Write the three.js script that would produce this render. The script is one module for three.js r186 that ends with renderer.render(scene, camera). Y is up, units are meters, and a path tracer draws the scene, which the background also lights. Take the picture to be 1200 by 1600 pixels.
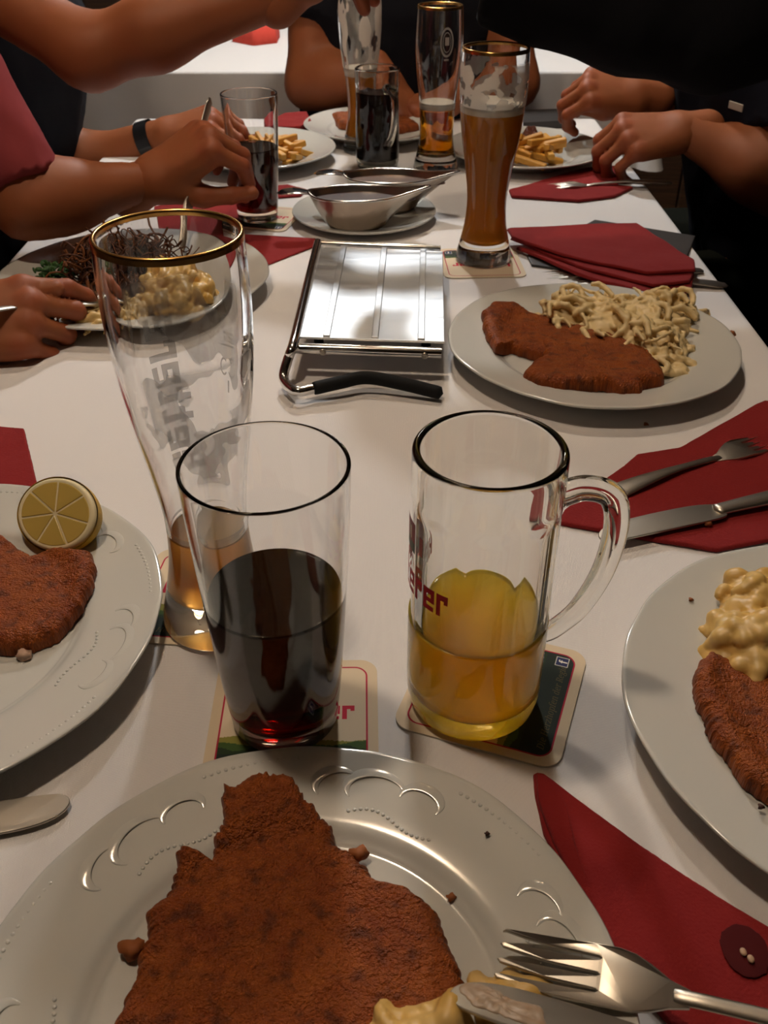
import * as THREE from 'three';
import { mergeGeometries, mergeVertices, toCreasedNormals } from 'three/addons/utils/BufferGeometryUtils.js';
import { RoundedBoxGeometry } from 'three/addons/geometries/RoundedBoxGeometry.js';
import { ImprovedNoise } from 'three/addons/math/ImprovedNoise.js';

// ---------------------------------------------------------------- camera, lamps, exposure
const scene = new THREE.Scene();
scene.background = new THREE.Color(0x000000);
const camera = new THREE.PerspectiveCamera(56.8, 1200 / 1600, 0.02, 30);
camera.position.set(0, 1.17, 0);
camera.focus = 0.62; camera.userData.fStop = 22;
camera.lookAt(0, 1.17 - Math.sin(35.3 * Math.PI / 180), -Math.cos(35.3 * Math.PI / 180));
const renderer = new THREE.WebGLRenderer({ antialias: true });
renderer.toneMapping = THREE.LinearToneMapping;
renderer.toneMappingExposure = 1.0;
renderer.shadowMap.enabled = true;
// hanging lamps: [x, height of the bulb, z, intensity, colour, radius of the shade]
const LAMPS = [
  [-0.30, 2.22, -0.55, 1.46, [1, 0.81, 0.62], 0.13],
  [-0.05, 2.0, -2.42, 3.3, [0.97, 0.99, 1.0], 0.17],
  [0.05, 2.15, -1.5, 1.15, [1, 0.88, 0.74], 0.13],
];
const T = 0.75;                                                    // height of the table top

// ---------------------------------------------------------------- helpers
const V = (a) => new THREE.Vector3(...a);
const taken = {};
function numbered(n) { taken[n] = (taken[n] || 0) + 1; return taken[n] === 1 ? n : n + '_' + String(taken[n] - 1).padStart(3, '0'); }
function tag(o, label, category, group) {
  if (label) o.userData.label = label;
  if (category) o.userData.category = category;
  if (group) o.userData.group = group;
  return o;
}
function thing(name, label, category, p = [0, 0, 0], turn = 0, group) {
  const o = new THREE.Group(); o.name = numbered(name); scene.add(o);
  o.position.set(...p); o.rotation.y = turn;
  return tag(o, label, category, group);
}
function part(parent, name, geometry, material, label) {
  const m = new THREE.Mesh(geometry, material);
  const n = parent.children.filter((c) => c.name.replace(/_\d{3}$/, '') === name).length;
  m.name = n ? name + '_' + String(n).padStart(3, '0') : name;
  parent.add(m);
  if (label) m.userData.label = label;
  return m;
}
function single(name, label, category, geometry, material, group) {
  const m = new THREE.Mesh(geometry, material); m.name = numbered(name); scene.add(m);
  return tag(m, label, category, group);
}
function struct(name, geometry, material) {
  const m = new THREE.Mesh(geometry, material); m.name = name; m.userData.kind = 'structure'; scene.add(m); return m;
}
function rng(seed) { let s = seed; return () => { s = (s + 0x6d2b79f5) | 0; let t = Math.imul(s ^ (s >>> 15), 1 | s); t = (t + Math.imul(t ^ (t >>> 7), 61 | t)) ^ t; return ((t ^ (t >>> 14)) >>> 0) / 4294967296; }; }
const perlin = new ImprovedNoise();
const noise = (x, y, z = 0) => perlin.noise(x, y, z);
const fbm = (x, y, z = 0) => noise(x, y, z) + 0.5 * noise(2.1 * x, 2.1 * y, 2.1 * z + 7) + 0.25 * noise(4.3 * x, 4.3 * y, 4.3 * z + 13);
const clamp = (x, a = 0, b = 1) => Math.min(b, Math.max(a, x));
const smooth = (a, b, x) => { const t = clamp((x - a) / (b - a)); return t * t * (3 - 2 * t); };
const lerp = (a, b, t) => a + (b - a) * t;
const box = (w, h, d, x = 0, y = 0, z = 0, r = 0.004) => new RoundedBoxGeometry(w, h, d, 3, Math.min(r, w / 2.2, h / 2.2, d / 2.2)).translate(x, y, z);
const join = (list) => mergeGeometries(list.map((g) => (g.index ? g.toNonIndexed() : g)).map((g) => { for (const k of Object.keys(g.attributes)) if (!['position', 'normal', 'uv'].includes(k)) g.deleteAttribute(k); return g; }));
// a curve through points [x, y] sampled evenly in its parameter
function spline2(points, n) { return new THREE.SplineCurve(points.map((p) => new THREE.Vector2(...p))).getPoints(n); }
function tube(points, r, seg = 40, rad = 10, tension = 0.5, closed = false) {
  return new THREE.TubeGeometry(new THREE.CatmullRomCurve3(points.map(V), closed, 'catmullrom', tension), seg, r, rad, closed);
}
// rod of round section along points with rounded ends; r may be a function of 0..1
function rod(points, r, seg = 24, rad = 10, flat = 1, up = [0, 1, 0], tension = 0.5) {
  const c = new THREE.CatmullRomCurve3(points.map(V), false, 'catmullrom', tension), rf = typeof r === 'function' ? r : () => r;
  const pos = [], idx = [], u = V(up);
  for (let i = 0; i <= seg; i++) {
    const t = i / seg, p = c.getPoint(t), d = c.getTangent(t), s = new THREE.Vector3().crossVectors(d, u).normalize(), n = new THREE.Vector3().crossVectors(s, d).normalize();
    for (let j = 0; j < rad; j++) {
      const a = (j / rad) * 2 * Math.PI, R = rf(t);
      pos.push(...p.clone().addScaledVector(s, Math.cos(a) * R).addScaledVector(n, Math.sin(a) * R * (typeof flat === 'function' ? flat(t) : flat)).toArray());
    }
  }
  for (let i = 0; i < seg; i++) for (let j = 0; j < rad; j++) {
    const a = i * rad + j, b = i * rad + (j + 1) % rad;
    idx.push(a, a + rad, b, b, a + rad, b + rad);
  }
  for (const [e, at, sgn] of [[0, 0, -1], [1, seg * rad, 1]]) {
    const k = pos.length / 3, p = c.getPoint(e), d = c.getTangent(e).multiplyScalar(sgn * rf(e) * 0.5);
    pos.push(...p.add(d).toArray());
    for (let j = 0; j < rad; j++) sgn < 0 ? idx.push(at + j, at + (j + 1) % rad, k) : idx.push(at + (j + 1) % rad, at + j, k);
  }
  const g = new THREE.BufferGeometry();
  g.setAttribute('position', new THREE.Float32BufferAttribute(pos, 3));
  g.setAttribute('uv', new THREE.Float32BufferAttribute(new Array(pos.length / 3 * 2).fill(0), 2));
  g.setIndex(idx); g.computeVertexNormals();
  return g;
}
function lathe(points, seg = 96, crease = 0) {
  const g = new THREE.LatheGeometry(points.map((p) => (p.isVector2 ? p : new THREE.Vector2(...p))), seg);
  return crease ? toCreasedNormals(g, crease) : g;
}
function canvas(w, h, draw) {
  const c = document.createElement('canvas'); c.width = w; c.height = h; draw(c.getContext('2d'), w, h);
  const t = new THREE.CanvasTexture(c); t.colorSpace = THREE.SRGBColorSpace; t.anisotropy = 8; return t;
}
function gray(n, f, repeat = true) {                                // a square of grey values from f(u, v)
  const d = new Uint8Array(n * n * 4);
  for (let y = 0; y < n; y++) for (let x = 0; x < n; x++) { const v = clamp(f(x / n, y / n)) * 255; d.set([v, v, v, 255], (y * n + x) * 4); }
  const t = new THREE.DataTexture(d, n, n); t.magFilter = t.minFilter = THREE.LinearFilter;
  if (repeat) t.wrapS = t.wrapT = THREE.RepeatWrapping;
  t.needsUpdate = true; return t;
}
function tint(g, f) {                                              // vertex colours (linear) from the position
  const p = g.attributes.position, c = new Float32Array(p.count * 3), v = new THREE.Vector3();
  for (let i = 0; i < p.count; i++) { v.fromBufferAttribute(p, i); c.set(f(v, i), i * 3); }
  g.setAttribute('color', new THREE.BufferAttribute(c, 3)); return g;
}
const mix3 = (a, b, t) => [lerp(a[0], b[0], t), lerp(a[1], b[1], t), lerp(a[2], b[2], t)];

// ---------------------------------------------------------------- materials
const std = (o) => new THREE.MeshStandardMaterial(o), phys = (o) => new THREE.MeshPhysicalMaterial(o);
const col = (r, g, b) => new THREE.Color().setRGB(r, g, b);
const weave = gray(256, (u, v) => { const a = Math.sin(u * 2 * Math.PI * 32), b = Math.sin(v * 2 * Math.PI * 32); return 0.5 + 0.25 * a * (Math.floor(u * 32) + Math.floor(v * 32)) % 2 + 0.2 * a * b; });
weave.repeat.set(40, 40);
const crepe = gray(256, (u, v) => 0.5 + 0.3 * fbm(u * 40, v * 40, 3) + 0.12 * Math.sin(u * 2 * Math.PI * 60) * Math.sin(v * 2 * Math.PI * 60));
crepe.repeat.set(14, 14);
const grain = canvas(512, 512, (c) => {
  const r = rng(5);
  c.fillStyle = '#3a2414'; c.fillRect(0, 0, 512, 512);
  for (let i = 0; i < 900; i++) { c.strokeStyle = `rgba(${r() < 0.5 ? '20,10,4' : '110,70,38'},${0.06 + 0.16 * r()})`; c.lineWidth = 0.5 + 2 * r(); const y = r() * 512; c.beginPath(); c.moveTo(0, y); c.bezierCurveTo(170, y + 14 * (r() - 0.5), 340, y + 14 * (r() - 0.5), 512, y); c.stroke(); }
});
grain.wrapS = grain.wrapT = THREE.RepeatWrapping;
const grit = gray(512, (u, v) => 0.5 + 0.28 * noise(u * 48, v * 48, 1) + 0.22 * noise(u * 110, v * 110, 5) + 0.25 * Math.max(0, noise(u * 26, v * 26, 8)));
grit.repeat.set(14, 14);
const brushed = gray(256, (u, v) => 0.42 + 0.16 * noise(u * 3, v * 90, 1) + 0.10 * noise(u * 8, v * 200, 5) + 0.1 * fbm(u * 5, v * 5, 9));
const M = {
  cloth: std({ color: col(0.76, 0.735, 0.725), roughness: 0.95, bumpMap: weave, bumpScale: 0.00008 }),
  napkin: std({ color: col(0.23, 0.009, 0.009), roughness: 1, bumpMap: crepe, bumpScale: 0.0005 }),
  wood: std({ map: grain, color: 0xffffff, roughness: 0.55 }),
  darkWall: std({ color: col(0.10, 0.065, 0.04), roughness: 0.9 }),
  ceiling: std({ color: col(0.74, 0.66, 0.54), roughness: 0.95 }),
  porcelain: phys({ color: col(0.60, 0.60, 0.56), roughness: 0.13, clearcoat: 0.3, clearcoatRoughness: 0.06 }),
  glass: phys({ color: 0xffffff, roughness: 0, transmission: 1, thickness: 0.01, ior: 1.5 }),
  mugGlass: phys({ color: 0xffffff, roughness: 0, transmission: 1, thickness: 0.01, ior: 1.5, attenuationColor: col(0.80, 0.76, 0.45), attenuationDistance: 0.11 }),
  gold: std({ color: col(0.80, 0.46, 0.14), metalness: 1, roughness: 0.22 }),
  steel: std({ color: col(0.46, 0.42, 0.36), metalness: 1, roughness: 0.36 }),
  chrome: std({ color: col(0.72, 0.71, 0.69), metalness: 1, roughness: 0.12 }),
  sheet: std({ color: col(0.58, 0.60, 0.62), metalness: 0.9, roughness: 0.9, roughnessMap: brushed }),
  rubber: phys({ color: col(0.008, 0.008, 0.008), roughness: 0.75, specularIntensity: 0.4 }),
  cola: phys({ color: 0xffffff, roughness: 0, transmission: 1, thickness: 0.05, ior: 1.45, attenuationColor: col(0.55, 0.11, 0.025), attenuationDistance: 0.008 }),
  stout: phys({ color: col(0.010, 0.0035, 0.003), roughness: 0.3, specularIntensity: 0.15 }),
  lager: phys({ color: 0xffffff, roughness: 0, transmission: 1, thickness: 0.05, ior: 1.34, attenuationColor: col(0.86, 0.50, 0.05), attenuationDistance: 0.022 }),
  dregs: phys({ color: col(0.95, 0.62, 0.22), roughness: 0.3, transmission: 0.75, thickness: 0.05, ior: 1.4, attenuationColor: col(0.90, 0.52, 0.10), attenuationDistance: 0.06 }),
  boat: std({ color: col(0.44, 0.38, 0.32), metalness: 1, roughness: 0.3 }),
  wheat: phys({ color: col(0.72, 0.27, 0.012), roughness: 0.35, transmission: 0.3, thickness: 0.05, ior: 1.34, attenuationColor: col(0.85, 0.42, 0.05), attenuationDistance: 0.03 }),
  juice: phys({ color: col(1, 0.78, 0.06), roughness: 0.8, transmission: 0.85, thickness: 0.05, ior: 1.34, attenuationColor: col(0.97, 0.62, 0.01), attenuationDistance: 0.06, clearcoat: 1, clearcoatRoughness: 0.02 }),
  foam: std({ color: col(0.78, 0.70, 0.58), roughness: 1 }),
  crust: phys({ vertexColors: true, roughness: 0.5, specularIntensity: 0.6, bumpMap: grit, bumpScale: 0.0022 }),
  noodle: std({ vertexColors: true, roughness: 0.42 }),
  skin: phys({ vertexColors: true, roughness: 0.55, specularIntensity: 0.55 }),
};

// ---------------------------------------------------------------- the room
{
  const X0 = -2.3, X1 = 2.2, Z0 = -3.5, Z1 = 1.6, Hc = 2.55, t = 0.12, w = X1 - X0, d = Z1 - Z0, cx = (X0 + X1) / 2, cz = (Z0 + Z1) / 2;
  const fl = struct('floor', new THREE.BoxGeometry(w + 2 * t, t, d + 2 * t).translate(cx, -t / 2, cz), std({ color: col(0.07, 0.045, 0.03), roughness: 0.7 }));
  for (let i = 0; i < 30; i++) {                                    // floor boards
    const b = part(fl, 'plank', box(0.146, 0.012, d - 0.01, X0 + 0.075 + i * 0.15, 0.004, cz, 0.003), M.wood);
  }
  struct('ceiling', new THREE.BoxGeometry(w + 2 * t, t, d + 2 * t).translate(cx, Hc + t / 2, cz), M.ceiling);
  struct('wall_back', new THREE.BoxGeometry(w + 2 * t, Hc, t).translate(cx, Hc / 2, Z0 - t / 2), M.darkWall);
  struct('wall_front', new THREE.BoxGeometry(w + 2 * t, Hc, t).translate(cx, Hc / 2, Z1 + t / 2), M.darkWall);
  struct('wall_left', new THREE.BoxGeometry(t, Hc, d).translate(X0 - t / 2, Hc / 2, cz), M.darkWall);
  struct('wall_right', new THREE.BoxGeometry(t, Hc, d).translate(X1 + t / 2, Hc / 2, cz), M.darkWall);
  for (let i = 0; i < 24; i++) {                                    // wainscot boards on the back wall
    part(scene.getObjectByName('wall_back'), 'panel', box(0.18, 1.25, 0.02, X0 + 0.1 + i * 0.187, 0.63, Z0 + 0.01, 0.004), M.wood);
  }
}
// hanging lamps
function lamp([x, y, z, power, c, R], label) {
  const t = thing('pendant_lamp', label, 'lamp', [x, y, z]);
  const prof = [[0.03, 0.10], [0.05, 0.098], [R * 0.6, 0.05], [R, -0.07], [R + 0.002, -0.075], [R - 0.003, -0.075], [R * 0.6 - 0.003, 0.045], [0.045, 0.093], [0.03, 0.095]];
  part(t, 'lamp_shade', lathe(prof, 48), phys({ color: col(0.55, 0.46, 0.34), roughness: 1, transmission: 0.45, thickness: 0, specularIntensity: 0.2 }));
  part(t, 'socket', lathe([[0, 0.046], [0.018, 0.046], [0.02, 0.10], [0.03, 0.11], [0.008, 0.125], [0, 0.125]], 24), M.rubber);
  part(t, 'cord', new THREE.CylinderGeometry(0.003, 0.003, 2.55 - y - 0.12, 8).translate(0, (2.55 - y + 0.12) / 2, 0), M.rubber);
  part(t, 'canopy', lathe([[0, 2.53 - y], [0.04, 2.53 - y], [0.045, 2.55 - y], [0, 2.55 - y]], 24), M.rubber);
  part(t, 'bulb', new THREE.SphereGeometry(0.05, 32, 20), std({ color: 0x000000, emissive: col(...c), emissiveIntensity: power * 12 }));
  const l = new THREE.PointLight(col(...c), power); l.castShadow = true; l.shadow.radius = 2.4; t.add(l); l.name = 'glow';
  return t;
}
lamp(LAMPS[0], 'hanging lamp with a cone shade above the laid dinner table');
lamp(LAMPS[2], 'hanging lamp with a small cone shade above the far half of the laid table');
lamp(LAMPS[1], 'hanging lamp with a cone shade above the empty table behind');

// ---------------------------------------------------------------- tables and cloths
function dinnerTable(label, x0, x1, z0, z1) {
  const cx = (x0 + x1) / 2, cz = (z0 + z1) / 2, t = thing('dining_table', label, 'table', [cx, 0, cz]), w = x1 - x0, d = z1 - z0;
  part(t, 'tabletop', box(w - 0.008, 0.035, d - 0.008, 0, T - 0.0225, 0, 0.004), M.wood);
  for (const [a, b] of [[-1, -1], [1, -1], [-1, 1], [1, 1]]) part(t, 'leg', box(0.06, T - 0.05, 0.06, a * (w / 2 - 0.1), (T - 0.045) / 2 + 0.008, b * (d / 2 - 0.1), 0.004), M.wood);
  part(t, 'apron', join([box(w - 0.2, 0.07, 0.025, 0, T - 0.075, d / 2 - 0.1), box(w - 0.2, 0.07, 0.025, 0, T - 0.075, 0.1 - d / 2)]), M.wood);
}
function cloth(label, x0, x1, z0, z1, drop, seed) {
  const cx = (x0 + x1) / 2, cz = (z0 + z1) / 2, hw = (x1 - x0) / 2, hd = (z1 - z0) / 2, R = 0.012;
  const per = [], n = 70;                                            // perimeter of a rectangle with rounded corners: [x, z, nx, nz]
  const corner = (sx, sz, a0) => { for (let i = 0; i <= 8; i++) { const a = a0 + (i / 8) * Math.PI / 2; per.push([sx * (hw - R) + R * Math.cos(a), sz * (hd - R) + R * Math.sin(a), Math.cos(a), Math.sin(a)]); } };
  const side = (ax, az, bx, bz, nx, nz) => { for (let i = 1; i < n; i++) per.push([lerp(ax, bx, i / n), lerp(az, bz, i / n), nx, nz]); };
  corner(1, 1, 0); side(hw - R, hd, -hw + R, hd, 0, 1);
  corner(-1, 1, Math.PI / 2); side(-hw, hd - R, -hw, -hd + R, -1, 0);
  corner(-1, -1, Math.PI); side(-hw + R, -hd, hw - R, -hd, 0, -1);
  corner(1, -1, 1.5 * Math.PI); side(hw, -hd + R, hw, hd - R, 1, 0);
  const N = per.length, pos = [], uv = [], idx = [];
  const ring = (f) => per.forEach((p, i) => { const [x, y, z, v] = f(p, i); pos.push(x, y, z); uv.push(x + v * p[2], z + v * p[3]); });
  for (const k of [0.02, 0.15, 0.35, 0.55, 0.75, 0.9, 0.985]) ring((p) => [p[0] * k, T, p[1] * k, 0]);
  for (const a of [0, 30, 60, 90]) { const r = 0.006, c = Math.sin(a * Math.PI / 180) * r, e = r - Math.cos(a * Math.PI / 180) * r; ring((p) => [p[0] + p[2] * (c - 0.004), T - e, p[1] + p[3] * (c - 0.004), c]); }
  for (let k = 1; k <= 10; k++) ring((p) => {
    const s = (k / 10) * drop, cornerness = Math.abs(p[2] * p[3]) * 2;
    const wv = (0.5 + 0.5 * Math.sin((p[0] - p[1]) * 19 + seed + 2 * noise(p[0] * 4, p[1] * 4, seed))) * 0.022 * (s / drop) + 0.05 * cornerness * (s / drop);
    return [p[0] + p[2] * (0.002 + wv), T - 0.006 - s, p[1] + p[3] * (0.002 + wv), s];
  });
  const rings = pos.length / 3 / N;
  for (let k = 0; k < rings - 1; k++) for (let i = 0; i < N; i++) { const a = k * N + i, b = k * N + (i + 1) % N; idx.push(a, b, a + N, b, b + N, a + N); }
  const c0 = pos.length / 3; pos.push(0, T, 0); uv.push(0, 0);
  for (let i = 0; i < N; i++) idx.push(c0, (i + 1) % N, i);
  const g = new THREE.BufferGeometry();
  g.setAttribute('position', new THREE.Float32BufferAttribute(pos, 3)); g.setAttribute('uv', new THREE.Float32BufferAttribute(uv, 2));
  g.setIndex(idx); g.computeVertexNormals();
  const ny = g.attributes.normal; for (let i = 0; i < 7 * N; i++) ny.setXYZ(i, 0, 1, 0);
  ny.setXYZ(c0, 0, 1, 0);
  const m = single('tablecloth', label, 'tablecloth', g, M.cloth);
  m.position.set(cx, 0, cz);
  return m;
}
dinnerTable('wooden dining table under the white cloth with plates and beer glasses', -0.46, 0.392, -1.86, 0.03);
cloth('white tablecloth on the laid dinner table with plates and glasses', -0.46, 0.392, -1.86, 0.03, 0.19, 1);
dinnerTable('wooden table under the bare white cloth in the background', -0.95, 0.60, -2.96, -2.3);
cloth('brightly lit bare white tablecloth on the empty table behind', -0.95, 0.60, -2.96, -2.3, 0.2, 4);
function bench(label, x, z, w, d, back) {
  const t = thing('wooden_bench', label, 'bench', [x, 0, z]);
  part(t, 'seat', box(w, 0.04, d, 0, 0.43, 0, 0.008), M.wood);
  for (const [a, b] of [[-1, -1], [1, -1], [-1, 1], [1, 1]]) part(t, 'leg', box(0.05, 0.4, 0.05, a * (w / 2 - 0.05), 0.21, b * (d / 2 - 0.06)), M.wood);
  if (back !== 0) part(t, 'backrest', box(0.03, 0.5, d, Math.sign(x) * (w / 2 - 0.02), 0.68, 0), M.wood);
}
bench('dark wooden bench along the left side of the laid table', -0.90, -1.15, 0.42, 1.5);
bench('dark wooden bench along the right side of the laid table', 0.86, -1.15, 0.42, 1.5);
bench('dark wooden bench at the far end of the laid table', 0.02, -2.12, 0.5, 0.3, 0);

// ---------------------------------------------------------------- crockery
function plateGeometry(R, scallop = 0.014) {
  const k = R / 0.15;
  const top = spline2([[0, 0.0075], [0.05 * k, 0.0075], [0.088 * k, 0.0078], [0.0965 * k, 0.0098], [0.103 * k, 0.0132], [0.112 * k, 0.0153], [0.13 * k, 0.0186], [R - 0.003, 0.0222]], 44);
  const prof = [[0, 0.0035], [0.088 * k, 0.0035], [0.0885 * k, 0.0002], [0.0925 * k, 0.0002], [0.094 * k, 0.0045], [0.104 * k, 0.0095], [0.13 * k, 0.0145], [R - 0.004, 0.0190], [R - 0.001, 0.0200], [R, 0.0213], [R - 0.001, 0.0224]].map((p) => new THREE.Vector2(...p)).concat(top.reverse());
  const g = lathe(prof, 160), p = g.attributes.position;
  for (let i = 0; i < p.count; i++) {
    const x = p.getX(i), z = p.getZ(i), r = Math.hypot(x, z);
    if (r < 0.6 * R) continue;
    const a = Math.atan2(z, x), s = 1 - scallop * smooth(0.7 * R, R, r) * Math.pow(Math.abs(Math.cos(3 * a + 0.5)), 14) + 0.35 * scallop * smooth(0.7 * R, R, r) * Math.cos(12 * a + 2);
    p.setX(i, x * s); p.setZ(i, z * s);
  }
  g.computeVertexNormals();
  const nn = g.attributes.normal, per = prof.length;               // close the seam of the revolved normals
  for (let j = 0; j < per; j++) { const b = 160 * per + j; const v = new THREE.Vector3(nn.getX(j) + nn.getX(b), nn.getY(j) + nn.getY(b), nn.getZ(j) + nn.getZ(b)).normalize(); nn.setXYZ(j, v.x, v.y, v.z); nn.setXYZ(b, v.x, v.y, v.z); }
  return g;
}
const plateG = { big: plateGeometry(0.1525), mid: plateGeometry(0.142), small: plateGeometry(0.128, 0.005) };
const topAt = (R) => (r) => { const k = R / 0.15; return r < 0.09 * k ? 0.0078 : r < 0.105 * k ? lerp(0.0078, 0.0140, smooth(0.09 * k, 0.105 * k, r)) : lerp(0.0140, 0.0222, (r - 0.105 * k) / (R - 0.105 * k)); };
function plate(label, [x, z], size, turn = 0, R, relief) {
  const t = thing('dinner_plate', label, 'plate', [x, T, z], turn);
  part(t, 'dish', plateG[size], M.porcelain);
  if (relief) {
    const h = topAt(R), sc = [], bd = [];
    const q = (r, a, dy = 0.0001) => [r * Math.cos(a), h(r) + dy, r * Math.sin(a)];
    for (let m = 0; m < 6; m++) {
      const a0 = m * Math.PI / 3;
      for (const [ca, cr, w, hh, s0, s1] of [[0, 0.838, 0.13, 0.075, 2.6, 6.0], [0.20, 0.85, 0.09, 0.06, 3.0, 6.6], [-0.17, 0.835, 0.1, 0.07, 2.6, 5.6]]) {
        const pts = []; for (let i = 0; i <= 9; i++) { const s = lerp(s0, s1, i / 9); pts.push(q(R * (cr - hh * Math.sin(s) * 1.0), a0 + ca + w * Math.cos(s))); }
        sc.push(rod(pts, (u) => 0.0006 + 0.0032 * Math.sin(Math.PI * clamp(u)), 18, 12, 0.17));
      }
      for (let i = 0; i < 14; i++) bd.push(new THREE.SphereGeometry(0.0013, 8, 6).scale(1, 0.55, 1).translate(...q(R * 0.945, a0 + 0.33 + i * 0.029, 0)));
      for (let i = 0; i < 16; i++) bd.push(new THREE.SphereGeometry(0.0011, 8, 6).scale(1, 0.55, 1).translate(...q(R * (0.745 + 0.02 * Math.sin(i * 0.4)), a0 - 0.1 + i * 0.028, 0)));
    }
    for (const g of sc) part(t, 'scroll', g, M.porcelain);
    const b = part(t, 'bead_rows', join(bd), M.porcelain); b.userData.kind = 'stuff';
  }
  return t;
}
plate('large white relief plate nearest the camera, under the biggest schnitzel', [-0.0365, -0.203], 'mid', 0.25, 0.142, true);
plate('white plate with schnitzel and lemon, cut by the left edge', [-0.2935, -0.4465], 'big', 0.9, 0.1525, true);
plate('white plate with schnitzel and noodles, cut by the right edge', [0.2895, -0.373], 'big', 0.35);
plate('white plate with a schnitzel and yellow noodles before the red napkin stack', [0.2045, -0.858], 'mid', 0.6);
plate('white plate of roast onions and noodles behind the tall empty glass', [-0.283, -1.03], 'big', 0.3);
plate('small white plate of chips behind the back cola glass on the left', [-0.205, -1.575], 'small', 0);
plate('white plate at the far table end, behind the dark beer mug', [-0.012, -1.735], 'small', 0.4);
plate('white plate of chips and dark steak below the two hands', [0.226, -1.58], 'small', 0.7);
{
  const t = thing('saucer', 'small white oval saucer under the two steel gravy boats', 'saucer', [-0.027, T, -1.285]);
  const prof = spline2([[0, 0.004], [0.05, 0.004], [0.07, 0.0075], [0.0965, 0.014]], 20).reverse();
  part(t, 'dish', lathe([[0, 0.0015], [0.045, 0.0002], [0.05, 0.0002], [0.07, 0.0035], [0.0955, 0.0105], [0.0975, 0.0125]].map((p) => new THREE.Vector2(...p)).concat(prof), 96), M.porcelain);
}

// ---------------------------------------------------------------- glassware
function vessel(outer, wall, base, lip = 0.0012) {
  const sp = spline2(outer, 220), H = outer[outer.length - 1][1];
  const ro = (h) => { if (h <= sp[0].y) return sp[0].x; for (let i = 1; i < sp.length; i++) if (sp[i].y >= h) { const a = sp[i - 1], b = sp[i]; return lerp(a.x, b.x, (h - a.y) / Math.max(1e-6, b.y - a.y)); } return sp[sp.length - 1].x; };
  const W = typeof wall === 'function' ? wall : () => wall, rd = 0.007;
  const ri = (h) => ro(h) - W(h) - (h < base + rd ? rd * (1 - Math.sqrt(Math.max(0, 1 - ((base + rd - h) / rd) ** 2))) : 0);
  const pts = [[0, 0.0022], [ro(0) * 0.55, 0.0016], [ro(0) - 0.006, 0.0002], [ro(0) - 0.003, 0]];
  for (let i = 1; i <= 4; i++) { const a = (i / 4) * Math.PI / 2; pts.push([ro(0.003 * (1 - Math.cos(a))) - 0.003 + 0.003 * Math.sin(a), 0.003 * (1 - Math.cos(a))]); }
  const n = 60; for (let i = 1; i <= n; i++) { const h = 0.003 + (H - lip - 0.003) * i / n; pts.push([ro(h), h]); }
  const w = W(H), rc = ro(H) - w / 2; for (let i = 1; i < 8; i++) { const a = (i / 8) * Math.PI; pts.push([rc + (w / 2) * Math.cos(a), H - lip + Math.sin(a) * w / 2]); }
  for (let i = 0; i <= n; i++) { const h = lerp(H - lip, base + rd, i / n); pts.push([ri(h), h]); }
  for (let i = 1; i <= 6; i++) { const h = base + rd * (1 - Math.sin((i / 6) * Math.PI / 2)); pts.push([ri(h), h]); }
  pts.push([ri(base) * 0.5, base - 0.0006], [0, base - 0.0008]);
  return { geometry: lathe(pts, 96), ro, ri, H, base };
}
function filling(v, top, from = v.base) {                          // a liquid that just wets the wall
  const pts = [[0, from - 0.0011], [v.ri(from) * 0.5, from - 0.0009]];
  for (let i = 0; i <= 40; i++) { const t = i / 40, h = i < 8 ? from + 0.007 * (1 - Math.cos((i / 8) * Math.PI / 2)) : lerp(from + 0.007, top, (i - 8) / 32); pts.push([v.ri(h) + 0.0004, h - (i === 0 ? 0.0003 : 0)]); }
  pts.push([v.ri(top) - 0.0015, top - 0.0008], [v.ri(top) * 0.5, top - 0.0009], [0, top - 0.0009]);
  return lathe(pts, 96);
}
function layer(v, h0, h1, grow = 0.0003) {
  return lathe([[0, h0], [v.ri(h0) + grow - 0.001, h0], [v.ri(h0) + grow, h0 + 0.0005], [v.ri((h0 + h1) / 2) + grow, (h0 + h1) / 2], [v.ri(h1) + grow, h1], [v.ri(h1) * 0.8, h1 - 0.0015], [v.ri(h1) * 0.5, h1 - 0.001], [0, h1 - 0.002]], 72);
}
// a patch lying on a round wall: u runs round it, v runs up; swap turns a text so that it climbs
function patch(rf, h0, h1, a0, a1, off, climb) {
  const nu = 40, nv = 40, pos = [], uv = [], idx = [];
  for (let i = 0; i <= nu; i++) for (let j = 0; j <= nv; j++) {
    const a = lerp(a0, a1, i / nu), h = lerp(h0, h1, j / nv), r = rf(h) + off;
    pos.push(r * Math.sin(a), h, r * Math.cos(a)); climb ? uv.push(j / nv, 1 - i / nu) : uv.push(i / nu, j / nv);
  }
  for (let i = 0; i < nu; i++) for (let j = 0; j < nv; j++) { const a = i * (nv + 1) + j, b = a + nv + 1; idx.push(a, b, b + 1, a, b + 1, a + 1); }
  const g = new THREE.BufferGeometry();
  g.setAttribute('position', new THREE.Float32BufferAttribute(pos, 3)); g.setAttribute('uv', new THREE.Float32BufferAttribute(uv, 2));
  g.setIndex(idx); g.computeVertexNormals(); return g;
}
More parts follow.
